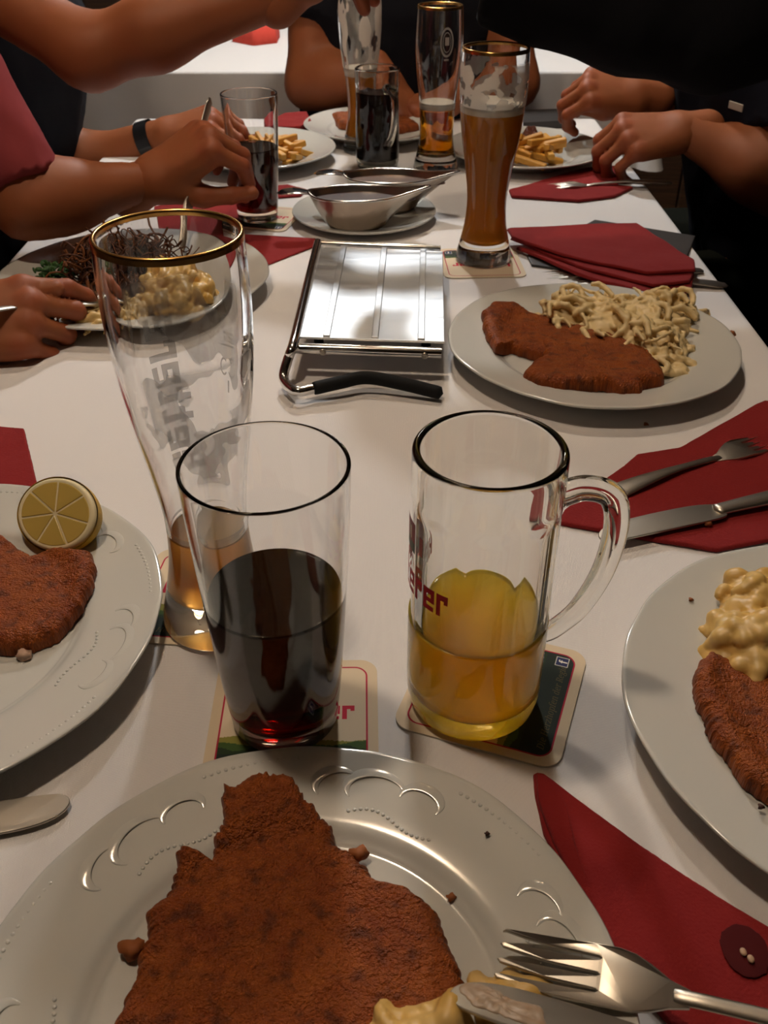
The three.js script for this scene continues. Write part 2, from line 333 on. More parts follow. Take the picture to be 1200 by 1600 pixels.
// block lettering of the brewery, drawn stroke by stroke; returns the width
function blockWord(c, word, x, y, u) {
  const R = (a, b, w, h) => c.fillRect(x + a * u, y + b * u, w * u, h * u);
  for (const ch of word) {
    if (ch === 'e') { R(0, 0, 4, 1.25); R(0, 0, 1.3, 5); R(2.8, 0, 1.2, 3.1); R(0, 2.1, 4, 1.0); R(0, 3.9, 3.8, 1.1); x += 4.7 * u; }
    if (ch === 'r') { R(0, 0, 1.3, 5); R(0, 0, 3.4, 1.3); R(2.3, 0, 1.1, 2); x += 4.0 * u; }
    if (ch === 't') { R(0.5, -1.5, 1.3, 6.5); R(0, 0, 3, 1.15); R(0.5, 3.85, 2.5, 1.15); x += 3.6 * u; }
    if (ch === 'k') { R(0, -2, 1.3, 7); R(1.2, 1.9, 1.4, 1.2); R(2.3, 0, 1.3, 2.4); R(2.3, 2.7, 1.3, 2.3); x += 4.2 * u; }
  }
  return x;
}
const etched = canvas(1024, 256, (c) => { c.fillStyle = '#000'; c.fillRect(0, 0, 1024, 256); c.fillStyle = '#fff'; blockWord(c, 'ketterer', 20, 78, 29.5); });
const foamMask = (seed, cut, lo = 0, hi = 0.8, round = false) => gray(256, (u, v) => { const a = u * 2 * Math.PI, n = 0.5 + 0.55 * (round ? fbm(1.7 * Math.sin(a) + seed, 1.7 * Math.cos(a), v * 2.2) - 0.25 * (v - 0.5) : fbm(u * 2.3 + seed, v * 2.6, seed)); if (round) return hi * smooth(cut - 0.02, cut + 0.02, n) * smooth(1, 0.9, v); return lerp(lo, hi, smooth(cut - 0.02, cut + 0.02, n)) * (0.9 + 0.2 * noise(u * 9, v * 9, 2)) * smooth(0, 0.06, u) * smooth(1, 0.94, u) * smooth(0, 0.06, v) * smooth(1, 0.94, v); }, false);
const etchM = std({ color: col(0.36, 0.32, 0.29), roughness: 0.9, alphaMap: etched, transparent: true, opacity: 0.5 });
const filmM = (seed, cut, hi, round) => std({ color: col(0.86, 0.82, 0.76), roughness: 0.9, alphaMap: foamMask(seed, cut, 0, hi, round), transparent: true });

const WEIZEN = [[0.0355, 0], [0.0345, 0.012], [0.0305, 0.028], [0.0262, 0.05], [0.0245, 0.072], [0.0252, 0.092], [0.0285, 0.118], [0.0330, 0.146], [0.0370, 0.178], [0.0392, 0.210], [0.0393, 0.232], [0.0383, 0.2575]];
function scaled(list, sr, sh) { return list.map(([r, h]) => [r * sr, h * sh]); }
const wall = (H) => (h) => lerp(0.0034, 0.0022, smooth(0, 0.35 * H, h));
function rimOf(v, mat, h = 0.0038) { const pts = []; for (let i = 0; i <= 6; i++) { const y = v.H - h + (h - 0.001) * i / 6; pts.push([v.ro(y) + 0.00025, y]); } const w = 0.0023, rc = v.ro(v.H) - w / 2; for (let i = 0; i <= 8; i++) { const a = (i / 8) * Math.PI; pts.push([rc + (w / 2 + 0.0003) * Math.cos(a), v.H - 0.0012 + Math.sin(a) * (w / 2 + 0.0003)]); } pts.push([v.ri(v.H - 0.002) - 0.0002, v.H - 0.003]); return lathe(pts, 96); }

// tall wheat beer glass, nearly empty
{
  const v = vessel(WEIZEN, wall(0.2575), 0.026), t = thing('wheat_beer_glass', 'tall gold-rimmed wheat beer glass, almost empty, with etched lettering', 'glass', [-0.1095, T + 0.0015, -0.472]);
  part(t, 'glass_wall', v.geometry, M.glass);
  part(t, 'gilded_rim', rimOf(v, M.gold), M.gold, 'gold rim');
  part(t, 'beer', filling(v, 0.074), M.dregs, 'last sip of amber beer');
  part(t, 'foam', patch(v.ri, 0.0725, 0.080, 0, 6.28, -0.0003), filmM(2.2, 0.45, 0.5), 'foam ring on the beer');
  part(t, 'lettering', patch(v.ro, 0.100, 0.216, 3.22, 4.06, 0.0004, true), etchM, 'etched block lettering');
  part(t, 'emblem', patch(v.ro, 0.150, 0.192, 2.30, 2.85, 0.0004), std({ color: col(0.40, 0.36, 0.33), roughness: 0.9, transparent: true, opacity: 0.5, alphaMap: canvas(256, 256, (c) => {
    c.fillStyle = '#000'; c.fillRect(0, 0, 256, 256); c.strokeStyle = c.fillStyle = '#fff'; c.font = 'bold 52px sans-serif'; c.fillText('SEIT', 62, 56); c.fillRect(62, 66, 132, 6); c.lineWidth = 9; c.beginPath(); c.arc(90, 150, 36, 0.5, 5.4); c.stroke(); c.beginPath(); c.arc(170, 150, 30, -2.4, 2.4); c.stroke(); c.fillRect(120, 200, 16, 46); }) }), 'etched emblem');
  part(t, 'foam_residue', patch(v.ro, 0.085, 0.225, 2.2, 4.3, 0.0002), filmM(3.3, 0.50, 0.5), 'dried foam film');
  part(t, 'foam_residue', patch(v.ro, 0.125, 0.20, -0.6, 1.4, 0.0003), filmM(8.1, 0.54, 0.4));
}
// full wheat beer glass
{
  const v = vessel(scaled(WEIZEN, 0.955, 0.922), wall(0.24), 0.024), t = thing('wheat_beer_glass', 'gold-rimmed wheat beer glass full of cloudy orange beer', 'glass', [0.1215, T + 0.0015, -1.1276]);
  part(t, 'glass_wall', v.geometry, M.glass);
  part(t, 'gilded_rim', rimOf(v, M.gold), M.gold, 'gold rim');
  part(t, 'beer', filling(v, 0.172), M.wheat, 'cloudy orange beer');
  part(t, 'foam', layer(v, 0.171, 0.181), M.foam, 'cream foam');
  part(t, 'foam_residue', patch(v.ro, 0.180, 0.226, 0, 6.28, 0.0003), filmM(1.2, 0.46, 0.8, true), 'foam clinging to the wall');
}
// small tulip shaped beer glass
{
  const v = vessel([[0.0350, 0], [0.0335, 0.010], [0.0285, 0.03], [0.0255, 0.052], [0.0258, 0.074], [0.0285, 0.108], [0.0325, 0.145], [0.0348, 0.178], [0.0340, 0.205], [0.0325, 0.2285]], wall(0.22), 0.022);
  const t = thing('beer_glass', 'slim gold-rimmed beer glass half full of golden lager', 'glass', [0.0805, T + 0.0015, -1.5221]);
  part(t, 'glass_wall', v.geometry, M.glass);
  part(t, 'gilded_rim', rimOf(v, M.gold, 0.004), M.gold, 'gold rim');
  part(t, 'beer', filling(v, 0.090), M.lager, 'golden lager');
  part(t, 'foam', layer(v, 0.0895, 0.099), M.foam, 'white foam');
  part(t, 'emblem', patch(v.ro, 0.155, 0.205, -0.2, 0.75, 0.0004), std({ color: col(0.7, 0.66, 0.6), roughness: 0.9, transparent: true, opacity: 0.5, alphaMap: canvas(256, 256, (c) => {
    c.fillStyle = '#000'; c.fillRect(0, 0, 256, 256); c.strokeStyle = '#fff'; c.lineWidth = 16; c.beginPath(); c.ellipse(128, 105, 70, 92, 0, 0, 7); c.stroke(); c.lineWidth = 7; c.beginPath(); c.ellipse(128, 105, 45, 65, 0, 0, 7); c.stroke(); c.fillStyle = '#fff'; c.fillRect(104, 70, 48, 55); c.fillRect(100, 215, 56, 14); }) }), 'etched oval emblem');
}
// tall foam-smeared glass behind the dark mug
{
  const v = vessel(scaled(WEIZEN, 0.86, 0.93), wall(0.24), 0.024), t = thing('wheat_beer_glass', 'tall glass smeared with white foam behind the dark beer mug', 'glass', [-0.0375, T + 0.0015, -1.63]);
  part(t, 'glass_wall', v.geometry, M.glass);
  part(t, 'gilded_rim', rimOf(v, M.gold, 0.004), M.gold, 'gold rim');
  part(t, 'beer', filling(v, 0.116), M.wheat, 'orange beer');
  part(t, 'foam', layer(v, 0.115, 0.128), M.foam, 'white foam');
  part(t, 'foam_residue', patch(v.ro, 0.128, 0.232, 0, 6.28, 0.0003), filmM(5.5, 0.47, 0.95, true), 'lacing of white foam');
}
// cola glasses
const COLA = [[0.0305, 0], [0.0312, 0.006], [0.0335, 0.03], [0.0362, 0.065], [0.0388, 0.106], [0.0410, 0.145], [0.0420, 0.1745]];
{
  const v = vessel(COLA, 0.0022, 0.012), t = thing('tumbler', 'conical tumbler half full of dark cola, nearest the camera', 'glass', [-0.0578, T + 0.0015, -0.385]);
  part(t, 'glass_wall', v.geometry, M.glass); part(t, 'cola', filling(v, 0.096), M.cola, 'dark brown cola');
}
{
  const v = vessel(scaled(COLA, 0.865, 0.912), 0.0022, 0.013), t = thing('tumbler', 'straight tumbler of cola beside the hand holding a fork', 'glass', [-0.1715, T + 0.0015, -1.285]);
  part(t, 'glass_wall', v.geometry, M.glass); part(t, 'cola', filling(v, 0.094), M.cola, 'brown cola');
}
// handled mugs
function handle(R, H, turn, k = 1) {
  const c = Math.cos(turn), s = Math.sin(turn), P3 = (r, y) => [r * c, y, r * s];
  return rod([P3(R - 0.0015, H * 0.825), P3(R + 0.012 * k, H * 0.845), P3(R + 0.0265 * k, H * 0.81), P3(R + 0.0315 * k, H * 0.70), P3(R + 0.0285 * k, H * 0.53), P3(R + 0.0185 * k, H * 0.38), P3(R + 0.006, H * 0.295), P3(R - 0.0015, H * 0.27)],
    (u) => lerp(0.0074, 0.0062, u) * k, 60, 20, (u) => lerp(0.85, 0.62, u), [-s, 0, c]);
}
function mug(label, p, R, H, turn, flutes) {
  const v = vessel([[R - 0.003, 0], [R - 0.001, 0.008], [R, 0.02], [R, H * 0.5], [R, H * 0.9], [R - 0.0003, H]], (h) => lerp(0.0048, 0.0042, h / H), 0.014, 0.002);
  const g = v.geometry.clone(), q = g.attributes.position;
  for (let i = 0; i < q.count; i++) {
    const x = q.getX(i), y = q.getY(i), z = q.getZ(i), r = Math.hypot(x, z); if (r < R - 0.0052) continue;
    const a = Math.atan2(z, x), f = smooth(0.018, 0.03, y) * smooth(H * 0.86, H * 0.80, y), out = r > R - 0.003 ? 1 : 0;
    const d = out * flutes * f * smooth(0.055, 0.075, y) * Math.pow(Math.abs(Math.cos(4 * a)), 0.7), s = 1 - d / r;
    q.setX(i, x * s); q.setZ(i, z * s);
  }
  const per = 97; g.computeVertexNormals();
  const nn = g.attributes.normal, np = q.count / per;
  for (let j = 0; j < np; j++) { const b = 96 * np + j, w = new THREE.Vector3(nn.getX(j) + nn.getX(b), nn.getY(j) + nn.getY(b), nn.getZ(j) + nn.getZ(b)).normalize(); nn.setXYZ(j, w.x, w.y, w.z); nn.setXYZ(b, w.x, w.y, w.z); }
  const t = thing('beer_mug', label, 'mug', p);
  part(t, 'glass_wall', g, M.mugGlass); part(t, 'handle', handle(R, H, turn), M.mugGlass, 'clear glass handle');
  return [t, v];
}
{
  const [t, v] = mug('handled glass mug with yellow orange drink and red lettering', [0.0527, T + 0.0015, -0.4], 0.0392, 0.1745, -0.08, 0.0013);
  part(t, 'juice', filling({ ...v, ri: (h) => v.ro(h) - 0.0002 * (h > 0.0665) - 0.0003 - (h < v.base + 0.012 ? 0.010 * (1 - Math.sqrt(Math.max(0, 1 - ((v.base + 0.012 - h) / 0.012) ** 2))) : 0) }, 0.068), M.juice, 'cloudy yellow drink');
  const logo = canvas(1024, 512, (c) => {
    c.fillStyle = '#cc1c2c'; blockWord(c, 'ketterer', 30, 340, 29.5);
    c.fillStyle = '#8c1a20'; c.beginPath(); c.moveTo(400, 20); c.lineTo(620, 20); c.lineTo(620, 150); c.lineTo(510, 280); c.lineTo(400, 150); c.fill();
    c.fillStyle = '#2b3a22'; c.fillRect(400, 150, 220, 60); c.fillStyle = '#d8c8a0'; c.fillRect(480, 60, 60, 80); c.fillStyle = '#5a1418'; c.fillRect(495, 45, 26, 130);
    c.fillStyle = '#b4605a'; c.fillRect(690, 60, 46, 120);
  });
  part(t, 'logo_print', patch(v.ro, 0.089, 0.139, -2.28, -0.50, 0.0003), std({ map: logo, transparent: true, roughness: 0.5 }), 'red brewery lettering and crest');
}
{
  const [t, v] = mug('handled glass mug of nearly black beer in the back', [-0.0103, T + 0.0015, -1.532], 0.0336, 0.1445, 1.15, 0.0008);
  part(t, 'dark_beer', filling(v, 0.112), M.stout, 'almost black beer');
}

// ---------------------------------------------------------------- beer mats
const matPrint = canvas(512, 512, (c) => {
  c.fillStyle = '#d9c8ac'; c.fillRect(0, 0, 512, 512);
  const r = rng(9), hill = (y0, amp, f, colr) => { c.fillStyle = colr; c.beginPath(); c.moveTo(0, 512); for (let x = 0; x <= 512; x += 4) c.lineTo(x, y0 - amp * Math.sin(x * f) - 5 * r()); c.lineTo(512, 512); c.fill(); };
  c.save(); c.beginPath(); c.roundRect(34, 34, 444, 444, 40); c.clip();
  c.fillStyle = '#dccbb0'; c.fillRect(0, 0, 512, 512);
  hill(330, 14, 0.011, '#8e8a3c'); hill(352, 8, 0.03, '#3f5a26'); hill(368, 8, 0.05, '#22361c'); c.fillStyle = '#1d2a22'; c.fillRect(0, 385, 512, 130);
  c.fillStyle = '#c41c3c'; blockWord(c, 'ketterer', 78, 200, 11);
  c.fillStyle = '#6f5e38'; c.font = 'italic 30px serif'; c.fillText('Die Herzhopfen der Region', 58, 456);
  c.fillStyle = '#26305c'; c.fillRect(424, 418, 40, 40); c.strokeStyle = '#ddd8cc'; c.lineWidth = 3; c.strokeRect(424, 418, 40, 40); c.fillStyle = '#eee8dc'; c.font = 'bold 38px sans-serif'; c.fillText('f', 437, 455);
  c.restore();
  c.strokeStyle = '#b01838'; c.lineWidth = 5; c.beginPath(); c.roundRect(34, 34, 444, 444, 40); c.stroke();
});
const matM = [std({ map: matPrint, roughness: 0.85 }), std({ color: col(0.55, 0.47, 0.36), roughness: 0.95 })];
function beerMat(label, x, z, turn) {
  const s = 0.049, sh = new THREE.Shape(), r = 0.011; sh.moveTo(-s + r, -s); sh.lineTo(s - r, -s); sh.absarc(s - r, -s + r, r, -Math.PI / 2, 0); sh.lineTo(s, s - r); sh.absarc(s - r, s - r, r, 0, Math.PI / 2); sh.lineTo(-s + r, s); sh.absarc(-s + r, s - r, r, Math.PI / 2, Math.PI); sh.lineTo(-s, -s + r); sh.absarc(-s + r, -s + r, r, Math.PI, 1.5 * Math.PI);
  const g = new THREE.ExtrudeGeometry(sh, { depth: 0.0013, bevelEnabled: false, curveSegments: 8 }), uv = g.attributes.uv, p = g.attributes.position;
  for (let i = 0; i < p.count; i++) uv.setXY(i, (p.getX(i) + s) / (2 * s), (p.getY(i) + s) / (2 * s));
  g.rotateX(-Math.PI / 2);
  const m = single('beer_mat', label, 'beer mat', g, matM);
  m.position.set(x, T + 0.0001, z); m.rotation.y = turn;
}
beerMat('square beer mat under the mug of yellow drink, its dark band to the right', 0.0665, -0.4068, 1.227);
beerMat('square beer mat with red frame under the cola tumbler nearest the camera', -0.0525, -0.381, 0.02);
beerMat('square beer mat under the almost empty tall glass', -0.118, -0.4925, -0.1);
beerMat('square beer mat under the full wheat beer glass', 0.118, -1.118, 3.19);
beerMat('square beer mat under the back cola tumbler', -0.1665, -1.288, -0.25);

// ---------------------------------------------------------------- food
// a slab with the outline pts ([x, z] round its middle), domed edges and a rough top; support(x, z) bends it over what it lies on
function slab(pts, { y = 0, thick = 0.012, edge = 0.008, rough = 0.002, freq = 90, rag = 0.0015, seed = 1, rings = 40, seg = 220, bend = () => 0, under = 0 }) {
  let cx = 0, cz = 0; for (const p of pts) { cx += p[0] / pts.length; cz += p[1] / pts.length; }
  const ray = (a) => { let best = 0.001; const dx = Math.cos(a), dz = Math.sin(a); for (let i = 0; i < pts.length; i++) { const A = pts[i], B = pts[(i + 1) % pts.length], ax = A[0] - cx, az = A[1] - cz, ex = B[0] - A[0], ez = B[1] - A[1], det = -dx * ez + dz * ex; if (Math.abs(det) < 1e-12) continue; const t = (-ax * ez + az * ex) / det, u = (dx * az - dz * ax) / det; if (t > best && u >= -1e-6 && u <= 1 + 1e-6) best = t; } return best; };
  const R = []; for (let j = 0; j < seg; j++) { const a = (j / seg) * 2 * Math.PI; let r = ray(a); const x = r * Math.cos(a), z = r * Math.sin(a); r += rag * (fbm(x * 70 + seed, z * 70, seed) * 0.9 + 0.75 * noise(x * 400, z * 400, seed)); R.push(r); }
  const pos = [], idx = [], uv = [];
  const put = (f, j, top) => {
    const a = (j / seg) * 2 * Math.PI, r = R[j] * f, x = cx + r * Math.cos(a), z = cz + r * Math.sin(a), d = R[j] * (1 - f);
    const e = Math.sqrt(clamp(1 - (1 - clamp(d / edge)) ** 2)), n = rough * (fbm(x * freq + seed, z * freq, seed) + 0.35 * noise(x * freq * 4, z * freq * 4, seed + 3)) * (0.35 + 0.65 * clamp(d / edge));
    pos.push(x, y + bend(x, z) + (top ? thick * e * 0.75 + thick * 0.25 + n * e : under * (1 - e)), z); uv.push(x, z);
  };
  for (let k = 0; k <= rings; k++) for (let j = 0; j < seg; j++) put(1 - Math.pow(1 - (k + 0.5) / (rings + 0.5), 1.7), j, true);
  for (let k = rings; k >= 0; k -= 4) for (let j = 0; j < seg; j++) put(1 - Math.pow(1 - (k + 0.5) / (rings + 0.5), 1.7), j, false);
  const n = pos.length / 3 / seg;
  for (let k = 0; k < n - 1; k++) for (let j = 0; j < seg; j++) { const a = k * seg + j, b = k * seg + (j + 1) % seg; idx.push(a, b, a + seg, b, b + seg, a + seg); }
  const cap = (ring, flip) => { const c = pos.length / 3; let h = 0; for (let j = 0; j < seg; j++) h += pos[(ring * seg + j) * 3 + 1] / seg; pos.push(cx, h, cz); uv.push(cx, cz); for (let j = 0; j < seg; j++) flip ? idx.push(c, ring * seg + (j + 1) % seg, ring * seg + j) : idx.push(c, ring * seg + j, ring * seg + (j + 1) % seg); };
  cap(0, true); cap(n - 1, false);
  const g = new THREE.BufferGeometry();
  g.setAttribute('position', new THREE.Float32BufferAttribute(pos, 3)); g.setAttribute('uv', new THREE.Float32BufferAttribute(uv, 2));
  g.setIndex(idx); g.computeVertexNormals();
  return g;
}
const CRUST = (seed) => (v) => {
  const a = 0.5 + 0.45 * fbm(v.x * 38 + seed, v.z * 38, seed) + 0.35 * noise(v.x * 190, v.z * 190, seed), b = smooth(0.50, 0.95, 0.5 + 0.55 * fbm(v.x * 105, v.z * 105, seed + 5)), f = 0.5 + 0.5 * noise(v.x * 420, v.z * 420, v.y * 300);
  let c = mix3([0.19, 0.030, 0.005], [0.34, 0.080, 0.009], clamp(a));
  c = mix3(c, [0.075, 0.013, 0.005], 0.85 * b); c = mix3(c, [0.40, 0.13, 0.02], 0.18 * f);
  return c;
};
function schnitzel(label, pts, [x, z], y, o = {}) {
  const g = tint(slab(pts.map((p) => [p[0] - x, p[1] - z]), { y: 0, thick: 0.011, edge: 0.010, rough: 0.0012, freq: 60, rag: 0.002, rings: 60, seg: 300, ...o }), CRUST(o.seed || 1));
  const m = single('schnitzel', label, 'schnitzel', g, M.crust); m.position.set(x, y, z); return m;
}
const overRim = (cx, cz, R) => (x, z) => { const r = Math.hypot(x - cx, z - cz), k = R / 0.15; return 0.0068 * smooth(0.088 * k, 0.106 * k, r) + 0.0075 * clamp((r - 0.106 * k) / (R - 0.106 * k)); };
schnitzel('huge golden brown schnitzel with a pointed end, nearest the camera', [[-0.0823, -0.3154], [-0.0752, -0.3166], [-0.0655, -0.3211], [-0.056, -0.3227], [-0.046, -0.3186], [-0.0387, -0.3082], [-0.0278, -0.297], [-0.0187, -0.284], [-0.0051, -0.2675], [0.0126, -0.2624], [0.0255, -0.25], [0.03, -0.236], [0.0333, -0.2213], [0.0352, -0.2128], [0.034, -0.1994], [0.0257, -0.1842], [0.005, -0.1745], [-0.0299, -0.1699], [-0.0676, -0.1722], [-0.0971, -0.1817], [-0.1129, -0.1968], [-0.1118, -0.209], [-0.1093, -0.2187], [-0.1066, -0.2339], [-0.1102, -0.2484], [-0.1042, -0.2598], [-0.1, -0.2675], [-0.1003, -0.2779], [-0.0941, -0.2815], [-0.0864, -0.2741], [-0.0836, -0.284], [-0.0793, -0.2936], [-0.0826, -0.3082]], [-0.0365, -0.203], T + 0.0082, { seed: 3, rag: 0.0036, bend: overRim(0, 0, 0.142), thick: 0.013, seg: 420, rings: 80 });
schnitzel('browned schnitzel beside the lemon, cut by the left edge', [[-0.3002, -0.5402], [-0.2727, -0.5395], [-0.2593, -0.5289], [-0.2441, -0.5173], [-0.2316, -0.5231], [-0.2167, -0.5173], [-0.2014, -0.513], [-0.195, -0.5031], [-0.1923, -0.4835], [-0.1947, -0.4635], [-0.2043, -0.4416], [-0.2175, -0.43], [-0.2314, -0.4266], [-0.2566, -0.4312], [-0.2936, -0.4549], [-0.316, -0.5003]], [-0.2935, -0.4465], T + 0.0082, { seed: 11, bend: overRim(0, 0, 0.15), thick: 0.013 });
schnitzel('browned schnitzel below the lumpy noodles, cut by the right edge', [[0.1815, -0.3983], [0.1882, -0.4089], [0.1961, -0.4154], [0.2049, -0.4165], [0.2295, -0.4089], [0.2486, -0.3983], [0.2502, -0.3636], [0.2366, -0.3198], [0.2128, -0.3], [0.1966, -0.3097], [0.1869, -0.3206], [0.185, -0.3366], [0.1795, -0.3476], [0.1795, -0.3613], [0.1777, -0.3756]], [0.2895, -0.373], T + 0.0082, { seed: 21, bend: overRim(0, 0, 0.15), thick: 0.013 });
schnitzel('long schnitzel piece whose upper left end points at the metal tray', [[0.1004, -0.9119], [0.1132, -0.9364], [0.1351, -0.9398], [0.1573, -0.9282], [0.1774, -0.9152], [0.1968, -0.904], [0.1936, -0.8658], [0.1737, -0.8397], [0.1538, -0.8299], [0.1396, -0.8397], [0.1253, -0.8512], [0.1083, -0.8369], [0.1016, -0.8658]], [0.1600, -0.868], T + 0.0082, { seed: 31, thick: 0.013, seg: 220, rings: 40, bend: overRim(0.0445, 0.01, 0.142) });
schnitzel('broad schnitzel piece in front of the pale noodles', [[0.1292, -0.7898], [0.1389, -0.8095], [0.1528, -0.823], [0.1545, -0.8584], [0.1732, -0.8777], [0.1949, -0.893], [0.2186, -0.8808], [0.2365, -0.8584], [0.2537, -0.8369], [0.2596, -0.8095], [0.2599, -0.7859], [0.2533, -0.7707], [0.2393, -0.7732], [0.2297, -0.756], [0.2125, -0.756], [0.2009, -0.7707], [0.1859, -0.7683], [0.1621, -0.7645], [0.1398, -0.7707]], [0.2100, -0.83], T + 0.0095, { seed: 37, thick: 0.015, seg: 240, rings: 40 });
schnitzel('small breaded piece on the plate at the far table end', [[-0.0972, -1.811], [-0.0642, -1.8307], [0, -1.811], [0.0456, -1.7821], [0.0614, -1.7357], [0.022, -1.7044], [-0.033, -1.7088], [-0.0784, -1.7448]], [-0.012, -1.735], T + 0.0082, { seed: 41, thick: 0.014, seg: 120, rings: 20, rough: 0.003 });
schnitzel('browned breaded piece behind the back cola glass', [[-0.2533, -1.5688], [-0.2462, -1.641], [-0.2141, -1.6578], [-0.1877, -1.6082], [-0.1828, -1.5384], [-0.2183, -1.5163]], [-0.205, -1.575], T + 0.0082, { seed: 43, thick: 0.016, seg: 120, rings: 20 });
{
  const g = tint(slab([[0.2116, -1.5959], [0.2395, -1.6804], [0.2574, -1.6849], [0.2579, -1.6246], [0.244, -1.5524], [0.2159, -1.5448]].map(([x, z]) => [x - 0.226, z + 1.58]), { thick: 0.022, edge: 0.016, rough: 0.003, rag: 0.002, rings: 24, seg: 120 }), (v) => mix3([0.06, 0.014, 0.008], [0.13, 0.035, 0.015], 0.5 + 0.5 * fbm(v.x * 60, v.z * 60)));
  const m = single('steak', 'dark browned steak beside the chips on the far right plate', 'steak', g, std({ vertexColors: true, roughness: 0.35 })); m.position.set(0.226, T + 0.0082, -1.58);
}
// ---- surfaces from distance fields
// a closed surface where sdf = 0, meshed on a grid with one vertex per crossed cell
function netMesh(sdf, lo, hi, cell) {
  const n = [0, 1, 2].map((k) => Math.ceil((hi[k] - lo[k]) / cell) + 2), [nx, ny, nz] = n, f = new Float32Array(nx * ny * nz), at = (i, j, k) => (k * ny + j) * nx + i;
  for (let k = 0; k < nz; k++) for (let j = 0; j < ny; j++) for (let i = 0; i < nx; i++) f[at(i, j, k)] = sdf(lo[0] + (i - 0.5) * cell, lo[1] + (j - 0.5) * cell, lo[2] + (k - 0.5) * cell);
  const id = new Int32Array(nx * ny * nz).fill(-1), pos = [], idx = [];
  for (let k = 0; k < nz - 1; k++) for (let j = 0; j < ny - 1; j++) for (let i = 0; i < nx - 1; i++) {
    let c = 0, x = 0, y = 0, z = 0, m = 0;
    const g = []; for (let b = 0; b < 8; b++) { const v = f[at(i + (b & 1), j + ((b >> 1) & 1), k + (b >> 2))]; g.push(v); if (v < 0) m++; }
    if (m === 0 || m === 8) continue;
    for (let a = 0; a < 8; a++) for (const s of [1, 2, 4]) { const b = a | s; if (b === a || (g[a] < 0) === (g[b] < 0)) continue; const t = g[a] / (g[a] - g[b]); x += (a & 1) + (s === 1 ? t : 0); y += ((a >> 1) & 1) + (s === 2 ? t : 0); z += (a >> 2) + (s === 4 ? t : 0); c++; }
    id[at(i, j, k)] = pos.length / 3; pos.push(lo[0] + (i - 0.5 + x / c) * cell, lo[1] + (j - 0.5 + y / c) * cell, lo[2] + (k - 0.5 + z / c) * cell);
  }
  const quad = (a, b, c, d, flip) => (flip ? idx.push(a, c, b, a, d, c) : idx.push(a, b, c, a, c, d));
  for (let k = 1; k < nz - 1; k++) for (let j = 1; j < ny - 1; j++) for (let i = 1; i < nx - 1; i++) {
    const s = f[at(i, j, k)] < 0;
    if (s !== f[at(i + 1, j, k)] < 0) quad(id[at(i, j - 1, k - 1)], id[at(i, j, k - 1)], id[at(i, j, k)], id[at(i, j - 1, k)], !s);
    if (s !== f[at(i, j + 1, k)] < 0) quad(id[at(i - 1, j, k - 1)], id[at(i - 1, j, k)], id[at(i, j, k)], id[at(i, j, k - 1)], !s);
    if (s !== f[at(i, j, k + 1)] < 0) quad(id[at(i - 1, j - 1, k)], id[at(i, j - 1, k)], id[at(i, j, k)], id[at(i - 1, j, k)], !s);
  }
  const g = new THREE.BufferGeometry(), nrm = new Float32Array(pos.length), e = cell * 0.4;
  for (let i = 0; i < pos.length; i += 3) {
    const x = pos[i], y = pos[i + 1], z = pos[i + 2], v = new THREE.Vector3(sdf(x + e, y, z) - sdf(x - e, y, z), sdf(x, y + e, z) - sdf(x, y - e, z), sdf(x, y, z + e) - sdf(x, y, z - e)).normalize();
    nrm[i] = v.x; nrm[i + 1] = v.y; nrm[i + 2] = v.z;
  }
  g.setAttribute('position', new THREE.Float32BufferAttribute(pos, 3)); g.setAttribute('normal', new THREE.BufferAttribute(nrm, 3));
  g.setAttribute('uv', new THREE.Float32BufferAttribute(new Array(pos.length / 3 * 2).fill(0), 2)); g.setIndex(idx);
  return g;
}
// tapered capsule [a, b, ra, rb]
function capsule(c, x, y, z) {
  const [a, b, ra, rb] = c, ux = b[0] - a[0], uy = b[1] - a[1], uz = b[2] - a[2], px = x - a[0], py = y - a[1], pz = z - a[2], L = ux * ux + uy * uy + uz * uz;
  const t = L > 0 ? Math.min(1, Math.max(0, (px * ux + py * uy + pz * uz) / L)) : 0, dx = px - ux * t, dy = py - uy * t, dz = pz - uz * t;
  return Math.sqrt(dx * dx + dy * dy + dz * dz) - (ra + (rb - ra) * t);
}
const smin = (a, b, k) => { const h = Math.max(k - Math.abs(a - b), 0) / k; return Math.min(a, b) - h * h * k * 0.25; };
const blend = (bones, k) => (x, y, z) => { let d = 1e3; for (const c of bones) d = smin(d, capsule(c, x, y, z), k); return d; };
function boundsOf(bones, pad) { const lo = [1e9, 1e9, 1e9], hi = [-1e9, -1e9, -1e9]; for (const [a, b, ra, rb] of bones) for (const [p, r] of [[a, ra], [b, rb]]) for (let k = 0; k < 3; k++) { lo[k] = Math.min(lo[k], p[k] - r - pad); hi[k] = Math.max(hi[k], p[k] + r + pad); } return [lo, hi]; }
